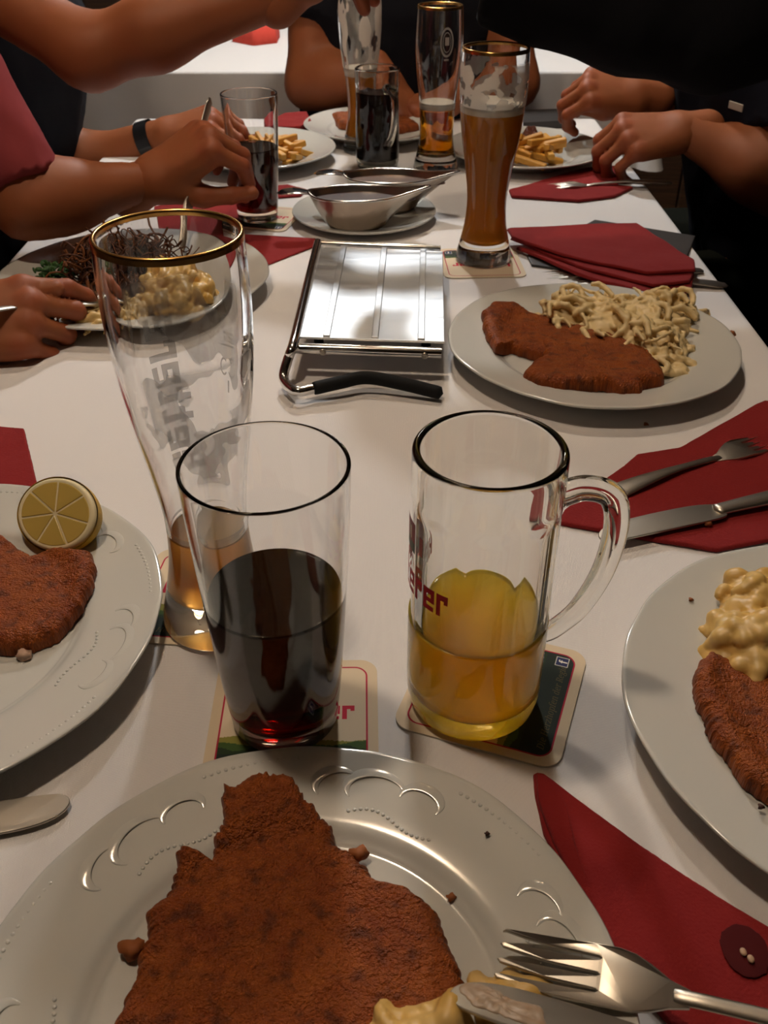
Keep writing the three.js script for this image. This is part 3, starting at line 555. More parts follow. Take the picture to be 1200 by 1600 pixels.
// spaetzle: heaps of short egg noodles
function noodleHeap(label, spots, count, seed, { len = 0.05, r0 = 0.0028, h = 0.028, pale = 0, lumpy = false, mound = 0 } = {}) {
  const r = rng(seed), list = [];
  let cx = 0, cz = 0; for (const s of spots) { cx += s[0] / spots.length; cz += s[1] / spots.length; }
  for (let i = 0; i < count; i++) {
    const s = spots[Math.floor(r() * spots.length)], R = s[2], a = r() * 6.28, q = Math.sqrt(r()) * R, px = s[0] + q * Math.cos(a), pz = s[1] + q * Math.sin(a);
    const top = (s[3] ?? h) * Math.sqrt(clamp(1 - (q / R) ** 2)), py = 0.003 + top * (0.35 + 0.65 * r());
    const d = r() * 6.28, L = len * (0.5 + 0.8 * r()), pts = [], w = r() * 6;
    for (let k = 0; k <= 4; k++) { const u = k / 4 - 0.5, c = 0.35 * L * Math.cos(u * 3 + w); pts.push([px - cx + Math.cos(d) * u * L - Math.sin(d) * c, Math.max(0.003, py - u * u * 1.6 * L * (0.2 + 0.5 * r()) + 0.1 * L * Math.sin(u * 5 + w)), pz - cz + Math.sin(d) * u * L + Math.cos(d) * c]); }
    const rr = r0 * (0.7 + 0.7 * r()), ph = r() * 6, tone = r();
    for (let k = 0; k < 4; k++) list.push([pts[k], pts[k + 1], rr * (lumpy ? 0.75 + 0.5 * r() : 0.9), rr * (lumpy ? 0.75 + 0.5 * r() : 0.9)]);
  }
  if (mound) for (const s of spots) list.push([[s[0] - cx - 0.3 * s[2], 0.001, s[1] - cz], [s[0] - cx + 0.3 * s[2], 0.001, s[1] - cz], (s[3] ?? h) * 0.62 * mound, (s[3] ?? h) * 0.62 * mound]);
  const [lo, hi] = boundsOf(list, 0.004), cell = 0.0022, near = new Map();    // bones sorted into boxes so that a point asks only those close by
  const B = 0.02, key = (x, y, z) => Math.floor(x / B) + ',' + Math.floor(y / B) + ',' + Math.floor(z / B);
  for (const c of list) { const [l, u] = boundsOf([c], 0.006); for (let x = Math.floor(l[0] / B); x <= u[0] / B; x++) for (let y = Math.floor(l[1] / B); y <= u[1] / B; y++) for (let z = Math.floor(l[2] / B); z <= u[2] / B; z++) { const q = x + ',' + y + ',' + z; near.has(q) ? near.get(q).push(c) : near.set(q, [c]); } }
  const sdf = (x, y, z) => { let d = 0.006; for (const c of near.get(key(x, y, z)) ?? []) d = smin(d, capsule(c, x, y, z), 0.0024); return Math.max(d, -0.0005 - y); };
  const g = tint(netMesh(sdf, lo, hi, cell), (v) => mix3(mix3([0.60, 0.35, 0.07], [0.72, 0.50, 0.19], clamp(0.5 + 0.7 * noise(v.x * 60, v.y * 60, v.z * 60))), [0.76, 0.60, 0.32], pale)), m = single('spaetzle', label, 'noodles', g, M.noodle); m.userData.kind = 'stuff'; m.position.set(cx, T + 0.008, cz); return m;
}
noodleHeap('heap of pale yellow egg noodles behind the two schnitzel pieces', [...[[0.1981, -0.9179], [0.2261, -0.9261], [0.2525, -0.9097], [0.275, -0.8938], [0.2926, -0.9261], [0.2314, -0.886], [0.2616, -0.8633], [0.258, -0.8343]].map(([x, z], i) => [x, z, 0.036, i === 7 ? 0.012 : 0.034])], 430, 7, { len: 0.026, r0: 0.0026, pale: 0.8, mound: 1.15 });
noodleHeap('lumpy egg noodles above the schnitzel, cut by the right edge', [...[[0.2393, -0.465], [0.2345, -0.4377], [0.2249, -0.4262], [0.2557, -0.4587], [0.2474, -0.429], [0.2678, -0.4526]].map(([x, z]) => [x, z, 0.023, 0.026])], 260, 17, { len: 0.016, r0: 0.0044, lumpy: true, mound: 0.8 });
noodleHeap('lumpy yellow noodles before the big schnitzel at the lower frame edge', [...[[0.0026, -0.1898], [0.0116, -0.1913], [0.0201, -0.1913], [0.0126, -0.1805], [0, -0.1781], [0.0227, -0.1805]].map(([x, z]) => [x, z, 0.012, 0.021])], 90, 27, { len: 0.014, r0: 0.0036, lumpy: true, mound: 1 });
noodleHeap('small yellow noodle bit under the front knife and fork', [...[[0.0478, -0.2117], [0.0545, -0.2111], [0.0576, -0.2095]].map(([x, z]) => [x, z, 0.009, 0.008])], 22, 29, { len: 0.016, r0: 0.0034, lumpy: true });
noodleHeap('egg noodles on the salad side of the plate, seen through the tall glass', [...[[-0.2606, -1.015], [-0.2374, -1.0246], [-0.2111, -0.9962], [-0.1997, -0.969], [-0.2393, -0.9779], [-0.2182, -0.9567]].map(([x, z]) => [x, z, 0.035, 0.030])], 190, 47, { len: 0.016, r0: 0.0056, lumpy: true, mound: 1 });
noodleHeap('pale noodles at the near rim of the plate, beside the fork tip', [...[[-0.314, -0.9548], [-0.2989, -0.9213], [-0.2921, -0.9345], [-0.281, -0.9446]].map(([x, z]) => [x, z, 0.022, 0.014])], 90, 57, { len: 0.03, r0: 0.0030, pale: 0.3 });
// roast onions, parsley and the piece of roast under them
{
  const r = rng(77), list = [], sp = [[-0.3326, -1.0143], [-0.3162, -1.0341], [-0.2969, -1.0443], [-0.2767, -1.0341], [-0.2963, -0.9951], [-0.2607, -1.0443]], cx = -0.31, cz = -1.03;
  for (let i = 0; i < 190; i++) {
    const s = sp[i % sp.length], a = r() * 6.28, q = Math.sqrt(r()) * 0.036, L = 0.02 + 0.03 * r(), d = r() * 6.28, h = 0.030 + 0.034 * (1 - (q / 0.036) ** 2) * r() + (r() < 0.12 ? 0.016 : 0), pts = [], w = r() * 6;
    for (let k = 0; k <= 5; k++) { const u = k / 5 - 0.5; pts.push([s[0] - cx + q * Math.cos(a) + Math.cos(d) * u * L - Math.sin(d) * 0.010 * Math.sin(u * 7 + w), h + 0.010 * Math.cos(u * 6 + w * 2), s[1] - cz + q * Math.sin(a) + Math.sin(d) * u * L + Math.cos(d) * 0.010 * Math.sin(u * 7 + w)]); }
    const t = r(); list.push(tint(rod(pts, 0.0010 + 0.0008 * r(), 12, 6, 0.6), () => mix3([0.045, 0.013, 0.004], [0.15, 0.048, 0.012], t)));
  }
  const m = single('roast_onions', 'crisp brown heap of roast onions behind the tall empty glass', 'onions', mergeGeometries(list), phys({ vertexColors: true, roughness: 0.75, specularIntensity: 0.4 })); m.userData.kind = 'stuff'; m.position.set(cx, T, cz);
  const g = tint(slab([[-0.342, -1.0088], [-0.3491, -1.0781], [-0.3227, -1.1101], [-0.2757, -1.1057], [-0.2588, -1.0575], [-0.2723, -0.9995], [-0.3055, -0.9759]].map(([x, z]) => [x - cx, z - cz]), { thick: 0.024, edge: 0.014, rough: 0.003, rag: 0.002, rings: 24, seg: 120 }), (v) => mix3([0.07, 0.025, 0.014], [0.14, 0.055, 0.028], 0.5 + 0.5 * fbm(v.x * 50, v.z * 50)));
  const b = single('roast_beef', 'dark roast beef under the crisp onions', 'meat', g, std({ vertexColors: true, roughness: 0.35 })); b.position.set(cx, T + 0.0082, cz);
  const leaves = [], pr = [-0.3719, 0.774, -1.0292];
  for (let i = 0; i < 110; i++) {
    const c = [0.024 * (r() - 0.5) * 1.6, 0.018 * r(), 0.024 * (r() - 0.5)], g2 = new THREE.IcosahedronGeometry(0.0045, 1); g2.scale(1, 0.35, 0.8); g2.rotateX(r() * 3); g2.rotateY(r() * 6); g2.translate(...c); g2.setAttribute('uv', new THREE.Float32BufferAttribute(new Array(g2.attributes.position.count * 2).fill(0), 2)); leaves.push(tint(g2, () => mix3([0.012, 0.05, 0.010], [0.04, 0.11, 0.02], r())));
  }
  const p = single('parsley', 'sprig of curly green parsley between the noodles and onions', 'parsley', mergeGeometries(leaves), std({ vertexColors: true, roughness: 0.6 })); p.userData.kind = 'stuff'; p.position.set(pr[0], T + 0.014, pr[2]);
}
// chips, each one a thing
{
  const chipG = [];
  const r = rng(31);
  for (let k = 0; k < 3; k++) {
    const g = new RoundedBoxGeometry(0.055 + 0.012 * k, 0.0095, 0.0095, 3, 0.0022), p = g.attributes.position;
    for (let i = 0; i < p.count; i++) { const x = p.getX(i); p.setY(i, p.getY(i) + 1.6 * (k - 1) * x * x + 0.0006 * noise(x * 200, k, p.getZ(i) * 300)); }
    g.computeVertexNormals(); chipG.push(tint(g, (v) => mix3([0.72, 0.40, 0.06], [0.55, 0.24, 0.03], smooth(0.4, 1, Math.abs(v.x) / 0.034) * 0.7 + 0.3 * noise(v.x * 120, v.y * 120, v.z * 120))));
  }
  const chipM = std({ vertexColors: true, roughness: 0.5 });
  const protos = chipG.map((g) => { const m = new THREE.Mesh(g, chipM); return m; });
  function chips(n, [cx, cz], rx, rz, h, label, group, seed) {
    const q = rng(seed);
    for (let i = 0; i < n; i++) {
      const m = protos[i % 3].clone(); m.name = numbered('chip'); scene.add(m); tag(m, label, 'chip', group);
      const a = q() * 6.28, s = Math.sqrt(q()), lv = i / n;
      m.position.set(cx + rx * s * (1 - 0.4 * lv) * Math.cos(a), T + 0.0145 + lv * h, cz + rz * s * (1 - 0.4 * lv) * Math.sin(a));
      m.rotation.set(q() * 0.5 - 0.25, q() * 6.28, (q() - 0.5) * 0.5);
    }
  }
  chips(26, [0.232, -1.535], 0.062, 0.045, 0.026, 'golden chip in the pile beside the dark steak', 'chips on the far right plate', 3);
  chips(22, [-0.165, -1.545], 0.05, 0.045, 0.024, 'golden chip in the pile behind the back cola glass', 'chips on the far left plate', 8);
}
// lemon
{
  const t = thing('lemon_half', 'cut lemon half with its pulp facing up on the left plate', 'lemon', [0, 0, 0]);
  const c = [-0.2299, 0.786, -0.5423]; t.position.set(c[0] , c[1] - 0.002, c[2]); t.rotation.set(0.78, -0.42, 0.0, 'YXZ');
  const A = 0.034, B = 0.027, D = 0.024, rind = std({ color: col(0.80, 0.47, 0.02), roughness: 0.45, bumpMap: crepe, bumpScale: 0.0006 });
  const half = new THREE.SphereGeometry(1, 48, 24, 0, Math.PI * 2, Math.PI / 2, Math.PI / 2); half.scale(A, D, B); part(t, 'rind', half, rind, 'yellow peel');
  const pith = lathe([[0, 0.085], [0.80, 0.085], [0.86, 0.10], [0.91, 0.09], [0.945, 0.04], [0.95, -0.01], [0.98, -0.08], [0, -0.1]].reverse().map(([r, y]) => new THREE.Vector2(r, y)), 48); pith.scale(A, D, B); part(t, 'pith', pith, std({ color: col(0.80, 0.70, 0.44), roughness: 0.7 }), 'cream pith');
  const pulp = phys({ color: col(0.56, 0.40, 0.10), roughness: 0.25, clearcoat: 0.4 });
  for (let k = 0; k < 7; k++) {
    const a0 = k * 2 * Math.PI / 7 + 0.055, a1 = (k + 1) * 2 * Math.PI / 7 - 0.055, s = new THREE.Shape(); s.moveTo(0.08 * Math.cos((a0 + a1) / 2), 0.08 * Math.sin((a0 + a1) / 2)); s.lineTo(0.81 * Math.cos(a0), 0.81 * Math.sin(a0)); s.absarc(0, 0, 0.81, a0, a1, false);
    const g = new THREE.ExtrudeGeometry(s, { depth: 0.1, bevelEnabled: true, bevelSize: 0.025, bevelThickness: 0.03, bevelSegments: 2, curveSegments: 12 }).rotateX(-Math.PI / 2).scale(A, D * 0.9, B).translate(0, -0.0002, 0);
    part(t, 'segment', g, pulp);
  }
}
// crumbs and bits on the cloth and plates
{
  const cr = std({ color: col(0.30, 0.09, 0.02), roughness: 0.7 }), dark = std({ color: col(0.06, 0.02, 0.012), roughness: 0.7 }), pale = std({ color: col(0.55, 0.36, 0.26), roughness: 0.6 });
  const crumb = (label, p, s, m, dy = 0) => { const g = new THREE.IcosahedronGeometry(s, 3), q = g.attributes.position; for (let i = 0; i < q.count; i++) { const k = 1 + 0.75 * noise(q.getX(i) * 1.1 / s + 3 * p[0], q.getY(i) / s, q.getZ(i) * 1.1 / s) + 0.3 * noise(q.getX(i) * 3 / s, q.getY(i) * 3 / s, q.getZ(i) * 3 / s); q.setXYZ(i, q.getX(i) * k * 1.3, q.getY(i) * k * 0.8, q.getZ(i) * k); } const o = single('crumb', label, 'crumb', g, m); o.position.set(p[0], p[1] + s * 0.5 + dy, p[2]); };
  crumb('brown crumb on the rim of the right plate', [0.1985, 0.769, -0.4674], 0.0012, cr);
  crumb('tiny dark crumb on the near rim of the right plate', [0.1909, 0.77, -0.3054], 0.0013, dark);
  crumb('pale meat scrap on the left plate below its schnitzel', [-0.2225, 0.758, -0.4263], 0.0036, pale);
  crumb('orange crumb on the red napkin beside the knife blade', [0.2409, 0.755, -0.5696], 0.0022, cr);
  crumb('dark crumb on the relief rim of the front plate', [0.0508, 0.77, -0.2895], 0.0010, dark);
  crumb('brown crumb in the well edge of the front plate', [0.0319, 0.76, -0.2612], 0.0017, cr);
  crumb('crisp crust bit at the upper right of the big schnitzel', [-0.012, 0.762, -0.2828], 0.0034, cr);
  crumb('loose curled crust bit left of the big schnitzel', [-0.1134, 0.76, -0.2345], 0.0042, cr);
  crumb('yellow crumb on the cloth below the right schnitzel plate', [0.2308, 0.75, -0.726], 0.0016, cr);
  crumb('yellow food bit at the right rim of the noodle plate', [0.359, 0.754, -0.9045], 0.0030, cr);
}

// ---------------------------------------------------------------- metal ware
// steel tray stand
{
  const t = thing('tray_stand', 'shiny steel warming tray with ribs, tube frame and black grip', 'tray', [0, 0, 0]);
  const h = 0.036, L = [[-0.0786, -1.0848], [0.0679, -1.0657], [0.0567, -0.8097], [-0.0862, -0.8207]], y = T + h;
  const q = (u, v) => { const a = [lerp(L[0][0], L[1][0], u), lerp(L[0][1], L[1][1], u)], b = [lerp(L[3][0], L[2][0], u), lerp(L[3][1], L[2][1], u)]; return [lerp(a[0], b[0], v), lerp(a[1], b[1], v)]; };
  // sheet with three raised ribs: a grid across u (ribs) and along v
  const strip = (u0, u1, y0, th, v0 = 0.03, v1 = 0.965) => { const c = [q(u0, v0), q(u1, v0), q(u1, v1), q(u0, v1)], s = new THREE.Shape(c.map((p) => new THREE.Vector2(p[0], -p[1]))); return new THREE.ExtrudeGeometry(s, { depth: th, bevelEnabled: true, bevelSize: 0.0006, bevelThickness: 0.0006, bevelSegments: 2 }).rotateX(-Math.PI / 2).translate(0, y0, 0); };
  part(t, 'sheet', strip(0.045, 0.995, y - 0.001, 0.0012), M.sheet, 'brushed bright sheet');
  for (const u of [0.22, 0.54, 0.845]) part(t, 'rib', strip(u - 0.019, u + 0.019, y + 0.0008, 0.0014, 0.035, 0.96), M.sheet);
  const P3 = (u, v, dy) => { const p = q(u, v); return [p[0], y + dy, p[1]]; };
  const g0 = [-0.0934, 0.762, -0.7905], g1 = [-0.0803, 0.762, -0.7666], g2 = [-0.0643, 0.762, -0.7715], g3 = [-0.0412, 0.764, -0.779], g4 = [-0.016, 0.765, -0.7872], g5 = [0.0177, 0.762, -0.7803], g6 = [0.0515, 0.758, -0.7704];
  part(t, 'frame_tube', tube([P3(0.01, 0.0, 0.002), P3(0.01, 0.5, 0.002), P3(0.01, 1.0, 0.0), [lerp(P3(0.01, 1, 0)[0], g0[0], 0.55), T + 0.026, lerp(P3(0.01, 1, 0)[2], g0[2], 0.55)], g0, g1, g2], 0.0047, 80, 14), M.chrome, 'bent chrome tube');
  part(t, 'grip', rod([g2, g3, g4, g5, g6], (u) => 0.0062 * (u > 0.99 || u < 0.01 ? 0.93 : 1), 40, 16), M.rubber, 'black rubber grip');
  const bar = (v, dy, r) => tube([P3(0.0, v, dy), P3(0.5, v, dy), P3(0.98, v, dy)], r, 12, 14);
  part(t, 'cross_bar', bar(1.0, -0.007, 0.0052), M.chrome); part(t, 'cross_bar', bar(0.0, 0.001, 0.0036), M.chrome);
  for (const u of [0.2, 0.87]) { const p = P3(u, 1.0, -0.008); part(t, 'screw', lathe([[0, 0], [0.0032, 0], [0.0032, 0.0012], [0.002, 0.0018], [0, 0.0018]], 16).rotateX(Math.PI / 2).translate(p[0], p[1], p[2] + 0.0045), M.steel); }
  for (const [u, v] of [[0.12, 0.12], [0.88, 0.12], [0.12, 0.72], [0.88, 0.72]]) { const p = P3(u, v, 0); part(t, 'foot', lathe([[0, 0], [0.005, 0], [0.005, 0.004], [0.0028, 0.006], [0.0028, h - 0.002], [0, h - 0.002]], 16).translate(p[0], T, p[2]), M.rubber); }
}
// gravy boats
function gravyBoat(label, p, turn, sauce) {
  const t = thing('gravy_boat', label, 'gravy boat', p, turn), nu = 64, nv = 14, a = 0.062, b = 0.036, H = 0.044;
  const pos = [], idx = [], uv = [], surf = (k, ph, off) => {       // k 0 at the foot, 1 at the rim
    const c = Math.cos(ph), s = Math.sin(ph), f = 0.52 + 0.48 * Math.pow(k, 0.75), sp = Math.pow(Math.max(0, c), 8), hd = Math.pow(Math.max(0, -c), 10);
    const x = (a * f + sp * 0.034 * k * k - off) * c, z = (b * f * (1 - 0.35 * sp * k) - off) * s, y = H * k + (sp * 0.008 + hd * 0.004) * k * k;
    return [x, y, z];
  };
  for (const off of [0, 0.0016]) for (let j = 0; j <= nv; j++) for (let i = 0; i < nu; i++) { const k = off ? 1 - j / nv : j / nv, q = surf(k, (i / nu) * 2 * Math.PI, off); pos.push(q[0], q[1] + (off ? 0.001 * (1 - k) : 0), q[2]); uv.push(i / nu, k); }
  const rows = 2 * (nv + 1); for (let j = 0; j < rows - 1; j++) for (let i = 0; i < nu; i++) { const A = j * nu + i, B = j * nu + (i + 1) % nu; idx.push(A, A + nu, B, B, A + nu, B + nu); }
  for (const [r, f] of [[0, 1], [rows - 1, 0]]) { const c = pos.length / 3; pos.push(0, r ? 0.0012 : 0, 0); uv.push(0, 0); for (let i = 0; i < nu; i++) f ? idx.push(c, r * nu + i, r * nu + (i + 1) % nu) : idx.push(c, r * nu + (i + 1) % nu, r * nu + i); }
  const g = new THREE.BufferGeometry(); g.setAttribute('position', new THREE.Float32BufferAttribute(pos, 3)); g.setAttribute('uv', new THREE.Float32BufferAttribute(uv, 2)); g.setIndex(idx);
  part(t, 'bowl', toCreasedNormals(g, 0.9), M.boat);
  const rim = []; for (let i = 0; i < nu; i++) rim.push(surf(1, (i / nu) * 2 * Math.PI, 0.0008));
  part(t, 'rolled_rim', tube(rim, 0.0016, 128, 8, 0.5, true), M.chrome);
  part(t, 'handle', rod([[-a + 0.003, H * 1.04, 0], [-a - 0.012, H * 1.10, 0], [-a - 0.024, H * 1.10, 0], [-a - 0.034, H * 1.07, 0]], (u) => 0.010 + 0.004 * Math.sin(u * 2.6), 16, 14, 0.12), M.chrome, 'flat thumb handle');
  const sp = []; for (let i = 0; i < 48; i++) { const q = surf(0.80, (i / 48) * 2 * Math.PI, 0.0022); sp.push([q[0], q[2]]); }
  const s = new THREE.Shape(sp.map((q) => new THREE.Vector2(q[0], -q[1])));
  part(t, 'gravy', new THREE.ExtrudeGeometry(s, { depth: 0.002, bevelEnabled: false }).rotateX(-Math.PI / 2).translate(0, H * 0.80, 0), phys({ color: col(...sauce), roughness: 0.35 }), 'brown gravy');
}
gravyBoat('front steel gravy boat on the saucer, its handle to the left', [-0.036, T + 0.0065, -1.231], 0.05, [0.05, 0.016, 0.006]);
gravyBoat('rear steel gravy boat, its spout pointing right behind the front one', [0.006, T + 0.0065, -1.308], -0.05, [0.13, 0.055, 0.02]);
// cutlery
function forkParts(parent, curve = 0.010) {                        // length along +x, tines at the far end
  const bend = (x) => (x < 0.115 ? 0.0035 * Math.sin(x / 0.115 * Math.PI) : x < 0.15 ? 0 + 0.006 * smooth(0.115, 0.15, x) - 0.006 * smooth(0.10, 0.15, x) : -curve * Math.sin((x - 0.15) / 0.05 * 2.2) * 0.55);
  const sh = new THREE.Shape(), w = 0.0125, P = (x, y) => sh.lineTo(x, y);
  sh.moveTo(0.118, -0.0035); for (const [x, y] of [[0.126, -0.0055], [0.134, -0.0095], [0.141, -0.0118], [0.148, -w], [0.158, -w], [0.168, -w + 0.0003], [0.178, -w + 0.0008], [0.188, -w + 0.0015], [0.197, -w + 0.0026], [0.198, -w + 0.0034]]) P(x, y);
  const tw = 0.0042, gap = (2 * w - 4 * tw) / 3;
  for (let k = 0; k < 4; k++) {
    const y0 = -w + k * (tw + gap), y1 = y0 + tw;
    if (k) for (const [x, y] of [[0.156, y0 - gap * 0.1], [0.168, y0], [0.178, y0 + 0.0004], [0.188, y0 + 0.0008], [0.197, y0 + 0.0015], [0.198, y0 + 0.0021]]) P(x, y);
    for (const [x, y] of [[0.197, y1 - 0.0013], [0.188, y1 - 0.0007], [0.178, y1 - 0.0003], [0.168, y1], [0.156, y1 + (k < 3 ? gap * 0.1 : 0)]]) P(x, y);
    if (k < 3) P(0.1545, y1 + gap / 2);
  }
  for (const [x, y] of [[0.148, w], [0.141, 0.0118], [0.134, 0.0095], [0.126, 0.0055], [0.118, 0.0035]]) P(x, y);
  const g = new THREE.ExtrudeGeometry(sh, { depth: 0.0012, bevelEnabled: true, bevelSize: 0.0004, bevelThickness: 0.0005, bevelSegments: 2 }).rotateX(-Math.PI / 2), p = g.attributes.position;
  for (let i = 0; i < p.count; i++) p.setY(i, p.getY(i) + bend(p.getX(i)) + 5 * p.getZ(i) ** 2 * smooth(0.12, 0.14, p.getX(i)));
  part(parent, 'tines', toCreasedNormals(g, 0.5), M.steel);
  const hp = []; for (let i = 0; i <= 12; i++) { const x = 0.124 * i / 12; hp.push([x, bend(x) + 0.0008, 0]); }
  part(parent, 'handle', rod(hp, (u) => lerp(0.0098, 0.0034, smooth(0, 0.75, u)) * (u < 0.05 ? 0.75 : 1), 30, 16, (u) => lerp(0.20, 0.5, u)), M.steel);
}
function knifeParts(parent) {                                       // handle from 0, blade towards +x, edge towards +z
  const sh = new THREE.Shape(spline2([[0.112, -0.0055], [0.13, -0.0095], [0.16, -0.0105], [0.19, -0.0095], [0.205, -0.0068], [0.213, -0.0025], [0.216, 0.003], [0.213, 0.0072], [0.205, 0.0088], [0.18, 0.0092], [0.15, 0.0092], [0.118, 0.0086], [0.112, 0.0055]], 60));
  const g = new THREE.ExtrudeGeometry(sh, { depth: 0.0009, bevelEnabled: true, bevelSize: 0.0012, bevelThickness: 0.0005, bevelSegments: 2, curveSegments: 6 }).rotateX(-Math.PI / 2).translate(0, 0.003, 0);
  part(parent, 'blade', toCreasedNormals(g, 0.4), M.steel);
  part(parent, 'handle', rod([[0, 0.0048, 0], [0.04, 0.0052, 0], [0.09, 0.0046, 0], [0.116, 0.004, 0]], (u) => lerp(0.0092, 0.0062, smooth(0, 1, u)) * (u < 0.04 ? 0.8 : 1), 24, 16, 0.5), M.steel);
}
// from the end of the handle to the tip, through a roll about its own length
function aim(t, from, to, roll = 0) {
  const d = V(to).sub(V(from)), yaw = Math.atan2(-d.z, d.x), pitch = Math.atan2(d.y, Math.hypot(d.x, d.z));
  t.position.set(...from); t.rotation.set(roll, yaw, pitch, 'YZX');
}
const fork = (label, a, b, roll, group) => { const t = thing('fork', label, 'fork', [0, 0, 0], 0, group); forkParts(t); const A = V(a), B = V(b), d = B.clone().sub(A).normalize().multiplyScalar(0.198); aim(t, B.clone().sub(d).toArray(), b, roll); return t; };
const knife = (label, tip, back, roll) => { const t = thing('knife', label, 'knife'); knifeParts(t); const A = V(back), B = V(tip), d = B.clone().sub(A).normalize().multiplyScalar(0.216); aim(t, B.clone().sub(d).toArray(), tip, roll); return t; };
fork('fork resting across the rim of the front plate', [0.1548, 0.776, -0.1968], [0.051, 0.7745, -0.2283], -0.14);
{
  const t = knife('knife with a food-smeared tip lying beside the front fork', [0.0289, 0.7765, -0.2061], [0.1012, 0.778, -0.1814], 0.34);
  const sm = tint(slab([[0.176, -0.006], [0.19, -0.008], [0.205, -0.0065], [0.214, -0.001], [0.214, 0.004], [0.205, 0.006], [0.19, 0.003], [0.18, 0.004]], { y: 0.0042, thick: 0.0012, edge: 0.003, rough: 0.0008, freq: 400, rag: 0.0015, rings: 14, seg: 70 }), (v) => mix3([0.50, 0.42, 0.34], [0.36, 0.22, 0.12], 0.5 + 0.5 * noise(v.x * 300, v.z * 300)));
  part(t, 'food_smear', sm, std({ vertexColors: true, roughness: 0.35 }), 'pale smear of food');
}
knife('knife on the bare cloth at the left edge, only its blade tip in view', [-0.1674, 0.75, -0.3182], [-0.2394, 0.75, -0.3055], 0);
fork('fork lying on the red napkin right of the yellow drink', [0.1433, 0.753, -0.5915], [0.3424, 0.756, -0.7004], 0);
knife('knife lying on the red napkin right of the yellow drink', [0.1563, 0.7545, -0.5521], [0.2954, 0.7545, -0.5988], 0);
fork('fork on dark cloth under the napkin stack beside the full beer glass', [0.3121, 0.752, -1.0843], [0.1803, 0.752, -1.0782], 0);
fork('second fork half hidden beneath the red napkin stack', [0.3262, 0.752, -1.0483], [0.1962, 0.752, -1.0621], 0);

// ---------------------------------------------------------------- napkins and menu
function napkin(label, layers, group) {
  const t = thing('napkin', label, 'napkin', [0, 0, 0], 0, group);
  layers.forEach(([pts, y, th, seed, wave = 0.0015], i) => part(t, 'fold', slab(pts, { y: T + y, thick: th, edge: 0.0022, rough: 0.0004, freq: 30, rag: 0.0004, seed, rings: 22, seg: 240, bend: (x, z) => wave * (0.6 + noise(x * 22 + seed, z * 22, seed)) }), M.napkin));
  return t;
}
napkin('red napkin at the lower right under the front fork, with a dark stain', [
  [[[0.0817, -0.3412], [0.0868, -0.3403], [0.13, -0.295], [0.1803, -0.2505], [0.2093, -0.2254], [0.191, -0.18], [0.1533, -0.1849], [0.1241, -0.2057], [0.0973, -0.2404], [0.0928, -0.2664], [0.0823, -0.3026], [0.0808, -0.3267]], 0.0005, 0.003, 3],
  [[[0.0829, -0.3383], [0.0918, -0.3327], [0.0955, -0.3169], [0.0974, -0.2862], [0.1004, -0.2584], [0.1004, -0.2423], [0.0939, -0.2651], [0.0853, -0.2973], [0.0813, -0.321]], 0.0042, 0.0032, 5, 0.0012]]);
{
  const p = [0.1654, 0.758, -0.2381], t = single('stain', 'dark wet stain on the lower right red napkin', 'stain', slab(Array.from({ length: 20 }, (_, i) => [0.011 * Math.cos(i * 0.314), 0.013 * Math.sin(i * 0.314)]), { thick: 0.0005, edge: 0.006, rough: 0.0001, rag: 0.001, rings: 10, seg: 60, bend: () => 0 }), phys({ color: col(0.07, 0.005, 0.006), roughness: 0.8, specularIntensity: 0.3 }));
  t.position.set(p[0], T + 0.0052, p[2]);
  for (const [a, b, n] of [[1160, 1478, 'left'], [1174, 1490, 'right']]) { const q = n === 'left' ? [0.1639, 0.76, -0.2366] : [0.1663, 0.76, -0.2333], m = single('crumb', n === 'left' ? 'upper pale crumb on the dark napkin stain' : 'lower pale crumb on the dark napkin stain', 'crumb', new THREE.IcosahedronGeometry(0.0016, 1).scale(1, 0.6, 1.3), std({ color: col(0.5, 0.32, 0.2), roughness: 0.5 })); m.position.set(q[0], T + 0.0066, q[2]); }
}
napkin('red napkin under the fork and knife right of the yellow drink', [
  [[[0.1307, -0.5754], [0.1369, -0.5904], [0.2108, -0.6716], [0.2496, -0.6839], [0.3462, -0.7644], [0.398, -0.7501], [0.3279, -0.5657], [0.24, -0.5409], [0.188, -0.5562]], 0.0005, 0.0028, 9]]);
napkin('red napkin corner at the left edge above the lemon', [[[[-0.3836, -0.727], [-0.3129, -0.7137], [-0.273, -0.621], [-0.2954, -0.612], [-0.3388, -0.6076]], 0.0005, 0.003, 13]]);
napkin('stack of red napkins behind the plate with two schnitzel pieces', [
  [[[0.1603, -1.1603], [0.2506, -1.0842], [0.3629, -1.0638], [0.3464, -1.0156], [0.3198, -0.9954], [0.293, -1.0027], [0.2245, -1.0638]], 0.0045, 0.004, 15],
  [[[0.1589, -1.1735], [0.2566, -1.1212], [0.3603, -1.0584], [0.3474, -1.029], [0.3017, -1.0138], [0.2262, -1.0787]], 0.0095, 0.0035, 17],
  [[[0.1569, -1.1955], [0.327, -1.2153], [0.366, -1.0826], [0.3588, -1.05], [0.3003, -1.0421], [0.2139, -1.0995], [0.1597, -1.162]], 0.0138, 0.0035, 19, 0.002]]);
napkin('red napkin under the salad plate and the back cola mat', [
  [[[-0.3235, -1.3338], [-0.2744, -1.3629], [-0.2029, -1.3395], [-0.1824, -1.2072], [-0.0868, -1.2023], [-0.089, -1.1715], [-0.1534, -1.0946], [-0.204, -1.0741], [-0.2855, -1.1832]], 0.0004, 0.0018, 23, 0.0006]]);
napkin('dark red napkin between the hand and the gravy boats', [
  [[[-0.2725, -1.3511], [-0.2147, -1.4117], [-0.1434, -1.4372], [-0.113, -1.4117], [-0.1202, -1.3808], [-0.1563, -1.3718], [-0.2677, -1.3224]], 0.0004, 0.0022, 27, 0.0006]]);
